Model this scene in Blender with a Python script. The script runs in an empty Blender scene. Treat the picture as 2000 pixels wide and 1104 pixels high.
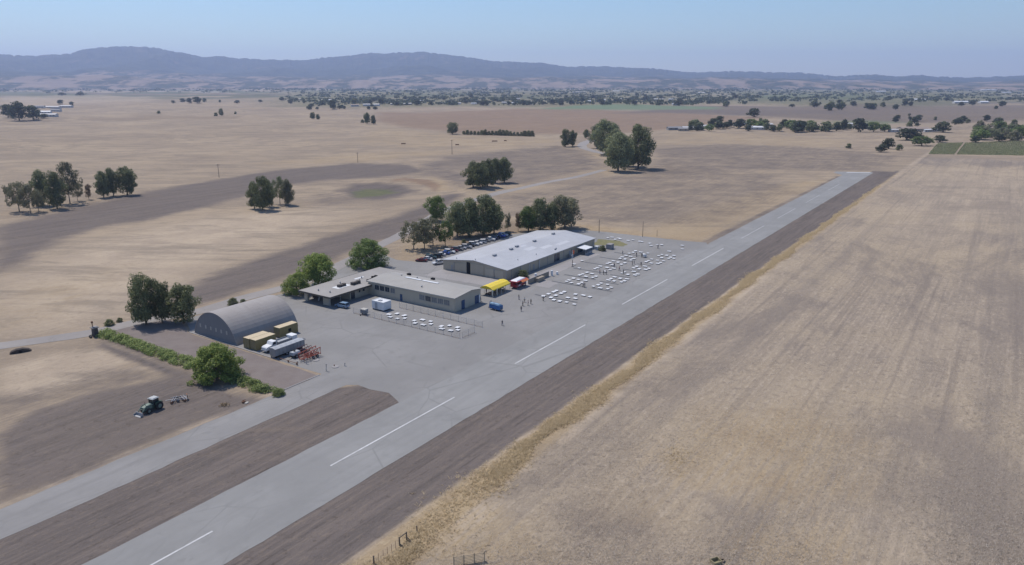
import bpy, bmesh, math, random
import numpy as np
from mathutils import Vector, Matrix
from mathutils.geometry import tessellate_polygon

scene = bpy.context.scene
COL = scene.collection
R = math.radians

# ------------------------------------------------------------------ camera
F, CAM_H = 1430.0, 68.0
PITCH = math.atan(392 / F)
cam_d = bpy.data.cameras.new('camera')
cam_d.sensor_width = 36.0
cam_d.lens = 36.0 * F / 2000.0
cam_d.clip_start, cam_d.clip_end = 1.0, 90000.0
cam = bpy.data.objects.new('camera', cam_d)
cam.location = (0, 0, CAM_H)
cam.rotation_euler = (math.pi / 2 - PITCH, 0, 0)
COL.objects.link(cam)
scene.camera = cam

# ------------------------------------------------------------------ sky and sun
HAZE = 6.8e-5
SUN_EL, SUN_AZ = R(60), R(-45)          # azimuth clockwise from +Y
w = bpy.data.worlds.new('World'); scene.world = w; w.use_nodes = True
nt = w.node_tree
bg = nt.nodes['Background']
sky = nt.nodes.new('ShaderNodeTexSky')
sky.sky_type = 'NISHITA'; sky.sun_disc = False
sky.sun_elevation = SUN_EL; sky.sun_rotation = SUN_AZ
sky.altitude = 120; sky.air_density = 1.2; sky.dust_density = 0.2; sky.ozone_density = 9.0
nt.links.new(sky.outputs[0], bg.inputs[0])
bg.inputs[1].default_value = 0.103
sl = bpy.data.lights.new('sun', 'SUN'); sl.energy = 3.6; sl.angle = R(0.5); sl.color = (1.0, 0.92, 0.82)
so = bpy.data.objects.new('sun', sl); COL.objects.link(so)
S = Vector((math.sin(SUN_AZ) * math.cos(SUN_EL), math.cos(SUN_AZ) * math.cos(SUN_EL), math.sin(SUN_EL)))
so.rotation_euler = S.to_track_quat('Z', 'Y').to_euler(); so.location = (0, 0, 300)
vs = scene.view_settings
vs.view_transform = 'Standard'; vs.look = 'None'; vs.exposure = 0.22; vs.gamma = 1.0; vs.use_curve_mapping = False
scene.cycles.use_denoising = True
scene.cycles.volume_bounces = 2
scene.cycles.max_bounces = 6
scene.cycles.diffuse_bounces = 2

# ------------------------------------------------------------------ coordinates
A34 = R(34)
SU, CU = math.sin(A34), math.cos(A34)
ROT = R(56)                              # local +x = along the runway, local +y = to its left

def W(u, v, z=0.0):
    return (u * SU + v * CU, u * CU - v * SU, z)

def uv_of(x, y):
    return (x * SU + y * CU, x * CU - y * SU)

def sstep(a, b, x):
    t = np.clip((x - a) / (b - a), 0, 1); return t * t * (3 - 2 * t)

def height(x, y):
    x = np.asarray(x, dtype=float); y = np.asarray(y, dtype=float)
    u = x * SU + y * CU; v = x * CU - y * SU
    du = np.maximum(np.maximum(-300 - u, u - 700), 0)
    dv = np.maximum(np.maximum(-285 - v, v - 250), 0)
    d = np.hypot(du, dv)
    amp = 3.2 * sstep(20, 500, d) + 3.5 * sstep(700, 2200, d)
    n = (np.sin(x * 0.0091 + 1.3) * np.cos(y * 0.0067 + 0.4) + 0.6 * np.sin(x * 0.017 - y * 0.011 + 2.1)
         + 0.35 * np.sin(x * 0.031 + y * 0.024))
    z = amp * n * 0.6
    # the bank around the dry pond
    px, py = POND
    r = np.hypot((x - px) / 1.5, (y - py))
    z = z + 1.6 * np.exp(-((r - 46) / 9.0) ** 2) * sstep(-0.2, 0.9, ((x - px) + (y - py)) / (np.hypot(x - px, y - py) + 1)) - 0.8 * np.exp(-(r / 30.0) ** 2)
    return z

def ray(px, py):
    a = (px - 1000) / F; b = -(py - 552) / F
    return (a, math.cos(PITCH) + b * math.sin(PITCH), -math.sin(PITCH) + b * math.cos(PITCH))

def flat(px, py, z=0.0):
    d = ray(px, py); t = (z - CAM_H) / d[2]
    return d[0] * t, d[1] * t

POND = flat(735, 372)

def at(px, py):
    z = 0.0
    for _ in range(12):
        x, y = flat(px, py, z); z = 0.5 * z + 0.5 * float(height(x, y))
    return x, y, float(height(x, y))

def uvp(px, py, z=0.0):
    return uv_of(*flat(px, py, z))

# ------------------------------------------------------------------ node helpers
class NT:
    def __init__(s, name):
        m = bpy.data.materials.new(name); m.use_nodes = True
        s.m = m; s.t = m.node_tree; s.b = s.t.nodes['Principled BSDF']
    def n(s, t, **k):
        x = s.t.nodes.new('ShaderNode' + t)
        for a, b in k.items(): setattr(x, a, b)
        return x
    def put(s, sock, v):
        if isinstance(v, bpy.types.NodeSocket): s.t.links.new(v, sock)
        elif v is not None:
            if sock.type == 'RGBA' and len(v) == 3: v = (*v, 1)
            sock.default_value = v
    def math(s, op, a, b=None, c=None, clamp=False):
        x = s.n('Math', operation=op); x.use_clamp = clamp
        s.put(x.inputs[0], a); s.put(x.inputs[1], b); s.put(x.inputs[2], c)
        return x.outputs[0]
    def mix(s, f, a, b, mode='MIX'):
        x = s.n('Mix', data_type='RGBA', blend_type=mode)
        s.put(x.inputs[0], f); s.put(x.inputs[6], a); s.put(x.inputs[7], b)
        return x.outputs[2]
    def noise(s, vec, scale, detail=3.0, rough=0.55, col=False, dist=0.0):
        x = s.n('TexNoise'); x.inputs['Scale'].default_value = scale; x.inputs['Detail'].default_value = detail
        x.inputs['Roughness'].default_value = rough; x.inputs['Distortion'].default_value = dist
        s.put(x.inputs['Vector'], vec)
        return x.outputs[1 if col else 0]
    def pos(s):
        return s.n('NewGeometry').outputs['Position']
    def mapping(s, vec, rot=0.0, scale=(1, 1, 1), loc=(0, 0, 0)):
        x = s.n('Mapping'); s.put(x.inputs[0], vec)
        x.inputs['Rotation'].default_value = (0, 0, rot); x.inputs['Scale'].default_value = scale; x.inputs['Location'].default_value = loc
        return x.outputs[0]
    def rng(s, v, a, b, c=0.0, d=1.0, smooth=True):
        x = s.n('MapRange'); x.interpolation_type = 'SMOOTHSTEP' if smooth else 'LINEAR'
        s.put(x.inputs[0], v); 
        for i, q in enumerate((a, b, c, d)): s.put(x.inputs[i + 1], q)
        return x.outputs[0]
    def bump(s, h, strength, dist):
        x = s.n('Bump'); x.inputs['Strength'].default_value = strength; x.inputs['Distance'].default_value = dist
        s.put(x.inputs['Height'], h); s.t.links.new(x.outputs[0], s.b.inputs['Normal'])
    def done(s, col=None, rough=0.9, spec=0.15, metal=0.0):
        if col is not None: s.put(s.b.inputs['Base Color'], col)
        s.put(s.b.inputs['Roughness'], rough); s.b.inputs['Specular IOR Level'].default_value = spec
        s.b.inputs['Metallic'].default_value = metal
        return s.m

MATS = {}
def mat(name, col, rough=0.7, var=0.12, scale=1.5, spec=0.3, metal=0.0, streak=None, bump=0.0):
    """plain surface with weathering: mottled tone, optional vertical streaks"""
    if name in MATS: return MATS[name]
    q = NT(name)
    p = q.n('TexCoord').outputs['Object']
    if streak: p2 = q.mapping(p, 0, streak)
    else: p2 = p
    n1 = q.noise(p2, scale, 4); n2 = q.noise(p, scale * 0.23, 2)
    f = q.math('MULTIPLY_ADD', q.math('ADD', n1, n2), var * 1.6, 1 - var * 1.6)
    c = q.mix(1.0, col, q.n('CombineColor').outputs[0], 'MULTIPLY')
    cc = q.t.nodes[-1]
    x = q.n('CombineColor')
    for i in range(3): q.put(x.inputs[i], f)
    c = q.mix(1.0, col, x.outputs[0], 'MULTIPLY')
    if bump: q.bump(n1, 0.5, bump)
    MATS[name] = q.done(c, rough, spec, metal)
    return MATS[name]

def tag(o, label=None, cat=None, group=None, kind=None):
    if label: o['label'] = label
    if cat: o['category'] = cat
    if group: o['group'] = group
    if kind: o['kind'] = kind
    return o

def link(name, me, parent=None):
    o = bpy.data.objects.new(name, me); COL.objects.link(o)
    if parent is not None: o.parent = parent
    return o

def empty(name, label, cat, loc=(0, 0, 0), rz=0.0, group=None):
    o = bpy.data.objects.new(name, None); COL.objects.link(o)
    o.location = loc; o.rotation_euler = (0, 0, rz); o.empty_display_size = 0.3
    return tag(o, label, cat, group)

class MB:
    """collects shapes; build() makes one mesh object"""
    def __init__(s): s.v = []; s.f = []; s.mi = []
    def add(s, vs, fs, mi=0):
        k = len(s.v); s.v += [tuple(p) for p in vs]
        s.f += [tuple(k + i for i in q) for q in fs]; s.mi += [mi] * len(fs)
        return s
    def box(s, c, d, mi=0, rz=0.0, M=None, taper=1.0):
        x, y, z = d[0] / 2, d[1] / 2, d[2] / 2
        vs = [Vector((sx * x * (taper if sz > 0 else 1), sy * y * (taper if sz > 0 else 1), sz * z)) for sx, sy, sz in
              ((-1, -1, -1), (1, -1, -1), (1, 1, -1), (-1, 1, -1), (-1, -1, 1), (1, -1, 1), (1, 1, 1), (-1, 1, 1))]
        if M is None: M = Matrix.Rotation(rz, 3, 'Z')
        vs = [M @ q + Vector(c) for q in vs]
        return s.add(vs, [(0, 3, 2, 1), (4, 5, 6, 7), (0, 1, 5, 4), (1, 2, 6, 5), (2, 3, 7, 6), (3, 0, 4, 7)], mi)
    def span(s, a, b, mi=0):
        return s.box([(a[i] + b[i]) / 2 for i in range(3)], [abs(b[i] - a[i]) for i in range(3)], mi)
    def prism(s, poly, axis, a, b, mi=0):
        """poly: 2d outline in the other two axes (cyclic order kept), extruded along axis from a to b"""
        n = len(poly)
        def put(p, t):
            return {'x': (t, p[0], p[1]), 'y': (p[0], t, p[1]), 'z': (p[0], p[1], t)}[axis]
        vs = [put(p, a) for p in poly] + [put(p, b) for p in poly]
        fs = [(i, (i + 1) % n, n + (i + 1) % n, n + i) for i in range(n)]
        fs += [tuple(range(n - 1, -1, -1)), tuple(range(n, 2 * n))]
        return s.add(vs, fs, mi)
    def tube(s, p, q, r0, r1=None, n=8, mi=0, caps=True):
        p = Vector(p); q = Vector(q); r1 = r0 if r1 is None else r1
        d = (q - p); 
        if d.length < 1e-6: return s
        Q = d.to_track_quat('Z', 'Y').to_matrix()
        vs = []
        for c, r in ((p, r0), (q, r1)):
            for i in range(n):
                a = 2 * math.pi * i / n
                vs.append(c + Q @ Vector((math.cos(a) * r, math.sin(a) * r, 0)))
        fs = [(i, (i + 1) % n, n + (i + 1) % n, n + i) for i in range(n)]
        if caps: fs += [tuple(range(n - 1, -1, -1)), tuple(range(n, 2 * n))]
        return s.add(vs, fs, mi)
    def path(s, pts, r, n=6, mi=0):
        for a, b in zip(pts[:-1], pts[1:]): s.tube(a, b, r, r, n, mi)
        return s
    def ball(s, c, r, mi=0, sc=(1, 1, 1), nu=8, nv=5):
        vs = [(c[0], c[1], c[2] - r * sc[2])]
        for j in range(1, nv):
            t = math.pi * j / nv
            for i in range(nu):
                a = 2 * math.pi * i / nu
                vs.append((c[0] + r * sc[0] * math.sin(t) * math.cos(a), c[1] + r * sc[1] * math.sin(t) * math.sin(a), c[2] - r * sc[2] * math.cos(t)))
        vs.append((c[0], c[1], c[2] + r * sc[2]))
        fs = [(0, 1 + (i + 1) % nu, 1 + i) for i in range(nu)]
        for j in range(nv - 2):
            for i in range(nu):
                a = 1 + j * nu + i; b = 1 + j * nu + (i + 1) % nu
                fs.append((a, b, b + nu, a + nu))
        top = len(vs) - 1; k = 1 + (nv - 2) * nu
        fs += [(k + i, k + (i + 1) % nu, top) for i in range(nu)]
        return s.add(vs, fs, mi)
    def mesh(s, name, mats, smooth=False):
        me = bpy.data.meshes.new(name)
        me.from_pydata(s.v, [], s.f)
        for m in (mats if isinstance(mats, (list, tuple)) else [mats]): me.materials.append(m)
        me.polygons.foreach_set('material_index', s.mi)
        if smooth: me.polygons.foreach_set('use_smooth', [True] * len(s.f))
        me.update()
        bm = bmesh.new(); bm.from_mesh(me); bmesh.ops.recalc_face_normals(bm, faces=bm.faces); bm.to_mesh(me); bm.free()
        return me
    def build(s, name, mats, parent=None, smooth=False, loc=None, rz=0.0):
        o = link(name, s.mesh(name, mats, smooth), parent)
        if loc is not None: o.location = loc
        o.rotation_euler = (0, 0, rz)
        return o

def copy_tree(o, parent=None):
    c = o.copy(); COL.objects.link(c)
    if parent is not None:
        c.parent = parent
        c.matrix_parent_inverse = o.matrix_parent_inverse.copy()
    for ch in list(o.children): copy_tree(ch, c)
    return c
# ================================================================== the ground
rs = np.random.RandomState(7)

def poly_world(pts):
    return np.array([at(*p)[:2] for p in pts])

def poly_uv(pts):
    return np.array([W(*p)[:2] for p in pts])

def poly_mask(X, Y, P, soft):
    out = np.zeros(X.shape)
    lo = P.min(0) - soft * 2; hi = P.max(0) + soft * 2
    idx = np.where((X > lo[0]) & (X < hi[0]) & (Y > lo[1]) & (Y < hi[1]))[0]
    if len(idx) == 0: return out
    x, y = X[idx], Y[idx]
    inside = np.zeros(len(idx), bool); dmin = np.full(len(idx), 1e9)
    n = len(P)
    for i in range(n):
        x0, y0 = P[i]; x1, y1 = P[(i + 1) % n]
        c = ((y0 > y) != (y1 > y))
        if y1 != y0: inside ^= c & (x < (x1 - x0) * (y - y0) / (y1 - y0) + x0)
        ex, ey = x1 - x0, y1 - y0; L = ex * ex + ey * ey + 1e-9
        t = np.clip(((x - x0) * ex + (y - y0) * ey) / L, 0, 1)
        dmin = np.minimum(dmin, np.hypot(x - x0 - t * ex, y - y0 - t * ey))
    sd = np.where(inside, dmin, -dmin)
    out[idx] = sstep(-soft, soft, sd)
    return out

# polar sheet, fine where it is seen from the air, out to the foot of the mountains
th = np.concatenate([np.radians(np.arange(-180, -44, 4.0)), np.radians(np.arange(-44, 44.01, 0.125)), np.radians(np.arange(48, 180, 4.0))])
rr = [0.0, 20, 40, 55, 66, 74, 80]
while rr[-1] < 21000:
    r = rr[-1]; rr.append(r + min(r * r / CAM_H * 0.0014 * 0.9, r * 0.035))
rr = np.array(rr[1:])
TH, RR = np.meshgrid(th, rr)
GX = (np.sin(TH) * RR).ravel(); GY = (np.cos(TH) * RR).ravel()
GZ = height(GX, GY)
GZ = GZ * (1 - sstep(5000, 8000, np.hypot(GX, GY)))
GU = GX * SU + GY * CU; GV = GX * CU - GY * SU

ZONES = {k: np.zeros(GX.shape) for k in ('dark', 'gold', 'green', 'red', 'pale', 'straw', 'purple', 'brown', 'crop')}
def zone(k, pts, soft, amt=1.0, uv=False):
    P = poly_uv(pts) if uv else poly_world(pts)
    ZONES[k] = np.maximum(ZONES[k], amt * poly_mask(GX, GY, P, soft))

# tilled strips either side of the runway and the taxiway
zone('dark', [(-200, -89), (640, -89), (650, -71), (300, -72.5), (120, -72.5), (-200, -70)], 0.8, 1.0, True)
zone('dark', [(-200, -121.3), (106.5, -121.3), (117, -112), (108.5, -102.6), (-200, -102.6)], 0.8, 1.0, True)
zone('brown', [(-200, -107.5), (100, -107.5), (110, -104), (-200, -103.5)], 1.2, 0.45, True)
zone('brown', [(-200, -121), (107, -121), (112, -116), (-200, -117.5)], 1.2, 0.3, True)
zone('brown', [(-200, -88.5), (640, -88.5), (640, -85), (-200, -85)], 1.0, 0.4, True)
zone('dark', [(300, -107.5), (590, -105.5), (590, -103), (300, -103)], 1.0, 0.7, True)
# field with the tractor
zone('dark', [(-10, 985), (-10, 850), (60, 800), (180, 765), (320, 738), (300, 705), (200, 668), (215, 655), (360, 720), (460, 768), (530, 778), (600, 752), (590, 760), (430, 815), (300, 865), (120, 940)], 3.0, 0.95)
zone('dark', [(-10, 850), (-10, 780), (130, 735), (260, 715), (320, 740), (60, 805)], 5.0, 0.55)
zone('pale', [(0, 720), (110, 690), (200, 680), (260, 700), (200, 735), (60, 775), (0, 780)], 4.0, 0.8)
zone('pale', [(370, 850), (480, 805), (560, 770), (610, 745), (600, 760), (470, 822), (300, 890), (150, 945)], 1.5, 0.9)
zone('pale', [(-200, -131.5), (105, -131.5), (105, -129.5), (-200, -129.5)], 0.8, 0.7, True)
zone('pale', [(0, 928), (150, 872), (265, 832), (268, 840), (150, 884), (0, 944)], 1.2, 0.38)
zone('pale', [(0, 768), (200, 724), (318, 712), (210, 738), (0, 786)], 1.5, 0.6)
zone('pale', [(60, 830), (200, 790), (330, 770), (200, 800), (60, 842)], 1.0, 0.35)
zone('dark', [(200, 668), (330, 716), (470, 776), (450, 784), (310, 728), (192, 678)], 1.5, 1.0)
zone('pale', [(620, 1104), (690, 1060), (740, 1040), (730, 1060), (700, 1104)], 1.5, 0.6)
zone('pale', [(505, 1104), (600, 1020), (690, 985), (660, 1010), (560, 1104)], 2.5, 0.28)
zone('pale', [(405, 800), (430, 775), (470, 790), (500, 800), (455, 815)], 2.0, 0.5)
# dark bands across the slope on the left
zone('dark', [(-10, 445), (130, 410), (280, 376), (420, 351), (560, 331), (690, 319), (800, 322), (835, 336), (740, 346), (640, 352), (560, 362), (480, 383), (400, 405), (300, 427), (200, 443), (120, 468), (60, 502), (-10, 537)], 7.0, 0.95)
zone('dark', [(330, 585), (400, 543), (480, 514), (580, 482), (680, 449), (760, 427), (830, 400), (880, 378), (905, 380), (840, 422), (790, 463), (740, 470), (690, 492), (620, 520), (550, 548), (470, 572), (390, 595)], 5.0, 0.95)
zone('dark', [(660, 374), (690, 360), (740, 357), (790, 362), (815, 372), (790, 383), (740, 390), (690, 388)], 7.0, 1.0)
zone('green', [(685, 376), (715, 370), (760, 371), (775, 376), (740, 383), (700, 386)], 5.0, 0.9)
zone('dark', [(600, 392), (640, 376), (700, 372), (700, 392), (640, 402)], 9.0, 0.5)
zone('red', [(765, 355), (790, 347), (840, 352), (862, 362), (850, 374), (832, 362), (790, 352)], 3.0, 0.8)
zone('gold', [(840, 345), (870, 350), (875, 372), (850, 378)], 4.0, 0.7)
# land behind the airfield
zone('dark', [(800, 330), (870, 307), (980, 296), (1090, 284), (1150, 300), (1185, 326), (1000, 360), (900, 362), (850, 347)], 10.0, 0.62)
zone('dark', [(980, 385), (1180, 346), (1350, 336), (1500, 341), (1560, 370), (1500, 402), (1385, 440), (1250, 440), (1140, 432), (1010, 420)], 12.0, 0.42)
zone('dark', [(1270, 292), (1400, 281), (1560, 286), (1760, 306), (1700, 332), (1620, 332), (1500, 331), (1330, 352), (1280, 332)], 14.0, 0.55)
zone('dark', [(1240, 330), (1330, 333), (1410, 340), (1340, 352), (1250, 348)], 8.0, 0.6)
zone('gold', [(1300, 430), (1420, 390), (1530, 360), (1610, 352), (1440, 438), (1370, 472), (1250, 462)], 8.0, 0.75)
zone('gold', [(1130, 440), (1230, 448), (1330, 468), (1250, 462), (1140, 452)], 4.0, 0.8)
zone('gold', [(500, 320), (700, 300), (880, 295), (1060, 270), (1120, 275), (1000, 285), (870, 302), (690, 318)], 14.0, 0.5)
zone('gold', [(740, 247), (860, 262), (1050, 272), (1000, 282), (820, 290), (700, 280)], 25.0, 0.4)
zone('gold', [(1290, 262), (1500, 262), (1680, 275), (1620, 288), (1400, 282), (1280, 282)], 20.0, 0.4)
zone('red', [(735, 236), (740, 219), (1000, 213), (1160, 213), (1380, 223), (1500, 231), (1340, 252), (1270, 256), (1130, 262), (900, 260), (800, 250)], 25.0, 0.75)
zone('purple', [(1180, 222), (1330, 207), (2050, 206), (2050, 232), (1900, 240), (1640, 236), (1500, 229), (1380, 221)], 40.0, 0.85)
zone('crop', [(1040, 213), (1120, 206), (1220, 203.5), (1330, 206), (1410, 210), (1400, 213.5), (1220, 214.5)], 30.0, 0.95)
zone('crop', [(1620, 240), (1690, 236), (1770, 239), (1720, 245)], 18.0, 0.6)
zone('crop', [(1420, 187), (1620, 184), (1780, 186), (1700, 193), (1480, 194)], 60.0, 0.7)
zone('dark', [(1200, 216), (1420, 214.5), (1640, 216), (1700, 224), (1480, 226), (1320, 221)], 25.0, 0.6)
zone('dark', [(1720, 199), (2050, 196), (2050, 203), (1760, 205)], 30.0, 0.75)
zone('pale', [(1380, 200), (1440, 198), (1445, 203), (1390, 205)], 20.0, 0.5)
zone('green', [(1600, 238), (1700, 235), (1760, 240), (1680, 244)], 20.0, 0.5)
zone('green', [(1500, 190), (1680, 186), (1900, 184), (1900, 190), (1600, 196)], 60.0, 0.8)
zone('green', [(700, 212), (640, 206), (560, 205), (600, 212)], 30.0, 0.25)
zone('green', [(1700, 168), (2050, 164), (2050, 180), (1760, 184), (1640, 178)], 150.0, 0.6)
zone('pale', [(0, 188), (120, 186), (300, 190), (280, 198), (0, 205)], 60.0, 0.5)
zone('pale', [(1870, 224), (1960, 221), (2010, 223), (1990, 228), (1880, 227)], 12.0, 0.6)
zone('dark', [(1700, 252), (1900, 246), (2010, 246), (2010, 252), (1760, 262)], 14.0, 0.35)
zone('dark', [(0, 232), (90, 226), (150, 234), (60, 240)], 14.0, 0.35)
zone('brown', [(150, 232), (350, 226), (480, 226), (460, 232), (300, 234)], 14.0, 0.5)
# slope between the bands and the road
zone('pale', [(0, 560), (150, 480), (330, 440), (500, 410), (620, 405), (700, 410), (560, 470), (400, 520), (290, 600), (150, 640), (0, 655)], 22.0, 0.75)
zone('gold', [(0, 600), (60, 560), (160, 540), (240, 520), (200, 560), (90, 620), (0, 645)], 14.0, 0.35)
# dirt lot under the trees behind the long metal building
zone('gold', [(770, 510), (800, 462), (900, 430), (1000, 425), (1130, 446), (985, 458), (830, 505)], 4.0, 0.45)
zone('brown', [(830, 470), (920, 440), (1000, 432), (1080, 445), (985, 460), (900, 485)], 5.0, 0.7)
zone('brown', [(650, 540), (700, 528), (690, 546), (660, 556)], 2.0, 0.8)
# grass verge beyond the tilled strip
zone('gold', [(40, -71.5), (640, -72.5), (640, -70), (250, -68.5), (120, -66), (66, -64), (40, -64)], 1.4, 1.0, True)
zone('pale', [(40, -73), (300, -73.5), (300, -66.5), (130, -64.5), (66, -60), (40, -60)], 1.2, 0.75, True)
zone('pale', [(520, -72.5), (950, -68.5), (950, -66), (520, -68.5)], 1.6, 0.7, True)
zone('dark', [(560, -66.2), (950, -64.8), (950, -63.8), (560, -65.2)], 0.6, 0.5, True)
# harvested field on the right: whole field is straw stubble, with golden and greyer patches
zone('straw', [(-300, -66), (40, -66), (150, -67.5), (640, -70), (790, -67), (900, 600), (-300, 600)], 3.0, 1.0, True)
zone('gold', [(690, 1110), (800, 1020), (930, 980), (1050, 1010), (1100, 1110)], 4.0, 0.65)
zone('gold', [(1200, 1000), (1260, 900), (1340, 830), (1430, 790), (1560, 800), (1680, 870), (1660, 960), (1500, 1000), (1400, 960), (1300, 1020)], 11.0, 0.5)
zone('gold', [(1400, 1110), (1480, 1040), (1640, 1020), (1700, 1110)], 9.0, 0.5)
zone('gold', [(1280, 960), (1300, 890), (1350, 870), (1330, 910)], 1.5, 0.7)
zone('pale', [(1700, 420), (1840, 330), (2010, 330), (2010, 420), (1800, 480)], 30.0, 0.4)
zone('dark', [(980, 1110), (1080, 1000), (1200, 960), (1280, 1040), (1240, 1110)], 10.0, 0.3)
zone('dark', [(1000, 960), (1130, 840), (1250, 740), (1330, 700), (1240, 820), (1120, 940)], 10.0, 0.35)
zone('green', [(545, 210), (700, 212), (1000, 209), (1300, 205), (1420, 200), (1420, 176), (560, 176)], 120.0, 0.6)
zone('green', [(1400, 204), (1720, 206), (2010, 200), (2010, 176), (1400, 176)], 160.0, 0.7)

def grid_mesh(name, X, Y, Z, nr, nc, wrap):
    me = bpy.data.meshes.new(name)
    i, j = np.meshgrid(np.arange(nr - 1), np.arange(nc if wrap else nc - 1), indexing='ij')
    j2 = (j + 1) % nc
    f = np.stack([i * nc + j, i * nc + j2, (i + 1) * nc + j2, (i + 1) * nc + j], -1).reshape(-1, 4)
    me.vertices.add(len(X)); me.vertices.foreach_set('co', np.stack([X, Y, Z], -1).astype(np.float32).ravel())
    me.loops.add(f.size); me.loops.foreach_set('vertex_index', f.astype(np.int32).ravel())
    me.polygons.add(len(f)); me.polygons.foreach_set('loop_start', np.arange(0, f.size, 4, dtype=np.int32))
    me.polygons.foreach_set('use_smooth', np.ones(len(f), dtype=bool))
    me.update(calc_edges=True); me.validate()
    return me

gme = grid_mesh('ground', GX, GY, GZ, len(rr), len(th), True)
# close the middle of the sheet under the camera
bm = bmesh.new(); bm.from_mesh(gme); bm.verts.ensure_lookup_table()
bm.faces.new([bm.verts[i] for i in range(len(th))]); bmesh.ops.recalc_face_normals(bm, faces=bm.faces)
bm.to_mesh(gme); bm.free()
if gme.polygons[0].normal.z < 0: gme.flip_normals()
for an, ks in (('zone_a', ('dark', 'gold', 'green')), ('zone_b', ('red', 'pale', 'straw')), ('zone_c', ('purple', 'brown', 'crop'))):
    ca = gme.color_attributes.new(an, 'FLOAT_COLOR', 'POINT')
    arr = np.ones((len(GX), 4), np.float32)
    for i, k in enumerate(ks): arr[:, i] = ZONES[k]
    ca.data.foreach_set('color', arr.ravel())
ground = tag(link('ground', gme), kind='structure')

q = NT('dry_fields')
pos = q.pos()
uvw = q.mapping(pos, -ROT)                        # x along the runway
def att(n):
    x = q.n('Attribute'); x.attribute_name = n
    y = q.n('SeparateColor'); q.t.links.new(x.outputs['Color'], y.inputs[0]); return y.outputs
a0, a1, a2 = att('zone_a'), att('zone_b'), att('zone_c')
st1 = q.noise(q.mapping(uvw, 0, (0.012, 0.22, 1)), 1.0, 5, 0.6)        # long drill rows
st2 = q.noise(q.mapping(uvw, 0, (0.05, 1.1, 1)), 1.0, 4, 0.6)
st3 = q.noise(q.mapping(uvw, 0, (0.004, 0.035, 1)), 1.0, 4, 0.55, dist=0.6)
big = q.noise(pos, 0.008, 6, 0.65); mid = q.noise(pos, 0.055, 7, 0.68); fine = q.noise(pos, 0.55, 5, 0.72); tiny = q.noise(pos, 1.7, 4, 0.75)
st4 = q.noise(q.mapping(uvw, 0, (0.34, 0.8, 1)), 1.0, 5, 0.75)
wig = q.noise(q.mapping(pos, 0, (0.022, 0.075, 1)), 1.0, 6, 0.68, dist=0.8)
huge = q.noise(q.mapping(pos, 0, (0.0009, 0.0032, 1)), 1.0, 5, 0.6)
def edge(m, k=0.5, a=0.35, b=0.65):
    """mask with its border broken up by grass and furrows"""
    d = q.math('MULTIPLY', q.math('ADD', q.math('SUBTRACT', mid, 0.5), q.math('SUBTRACT', st2, 0.5)), k)
    wgt = q.math('MULTIPLY', q.math('MULTIPLY', m, q.math('SUBTRACT', 1.0, m)), 4.0)
    return q.math('ADD', m, q.math('MULTIPLY', d, wgt), clamp=True)
# dry pasture
c = q.mix(q.rng(st3, 0.3, 0.7), (0.30, 0.245, 0.19), (0.235, 0.195, 0.16))
c = q.mix(q.rng(big, 0.35, 0.68), c, (0.35, 0.285, 0.215))
c = q.mix(q.math('MULTIPLY', q.rng(mid, 0.48, 0.7), 0.55), c, (0.215, 0.18, 0.145))
c = q.mix(q.math('MULTIPLY', q.rng(wig, 0.48, 0.62), 0.6), c, (0.195, 0.165, 0.138))
wig2 = q.noise(q.mapping(pos, R(-18), (0.006, 0.03, 1)), 1.0, 7, 0.7, dist=0.9)
c = q.mix(q.math('MULTIPLY', q.rng(wig2, 0.50, 0.60), 0.55), c, (0.205, 0.172, 0.145))
c = q.mix(q.math('MULTIPLY', q.rng(fine, 0.5, 0.68), 0.35), c, (0.42, 0.345, 0.265))
c = q.mix(q.math('MULTIPLY', q.rng(st1, 0.45, 0.75), 0.4), c, (0.215, 0.175, 0.145))
# far valley floor: patchwork of fields
far = q.rng(q.n('SeparateXYZ').outputs[0], 0, 1)
sx = q.n('SeparateXYZ'); q.put(sx.inputs[0], pos)
farm = q.rng(sx.outputs[1], 2300.0, 3800.0)
vor = q.n('TexVoronoi'); vor.distance = 'CHEBYCHEV'; q.put(vor.inputs['Vector'], q.mapping(pos, R(12), (0.0016, 0.0042, 0))); vor.inputs['Scale'].default_value = 1.0
vc = q.n('SeparateColor'); q.put(vc.inputs[0], vor.outputs['Color'])
patch = q.n('ValToRGB'); el = patch.color_ramp; el.interpolation = 'CONSTANT'
cols = [(0, (.21, .175, .14)), (.2, (.10, .115, .075)), (.38, (.27, .225, .17)), (.55, (.075, .09, .055)), (.7, (.30, .25, .19)), (.84, (.15, .125, .105)), (.94, (.34, .31, .27))]
el.elements[0].position = 0; el.elements[0].color = (*cols[0][1], 1)
el.elements[1].position = cols[1][0]; el.elements[1].color = (*cols[1][1], 1)
for p_, c_ in cols[2:]:
    e = el.elements.new(p_); e.color = (*c_, 1)
q.put(patch.inputs[0], vc.outputs[0])
c = q.mix(q.math('MULTIPLY', farm, 0.8), c, patch.outputs[0])
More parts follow.
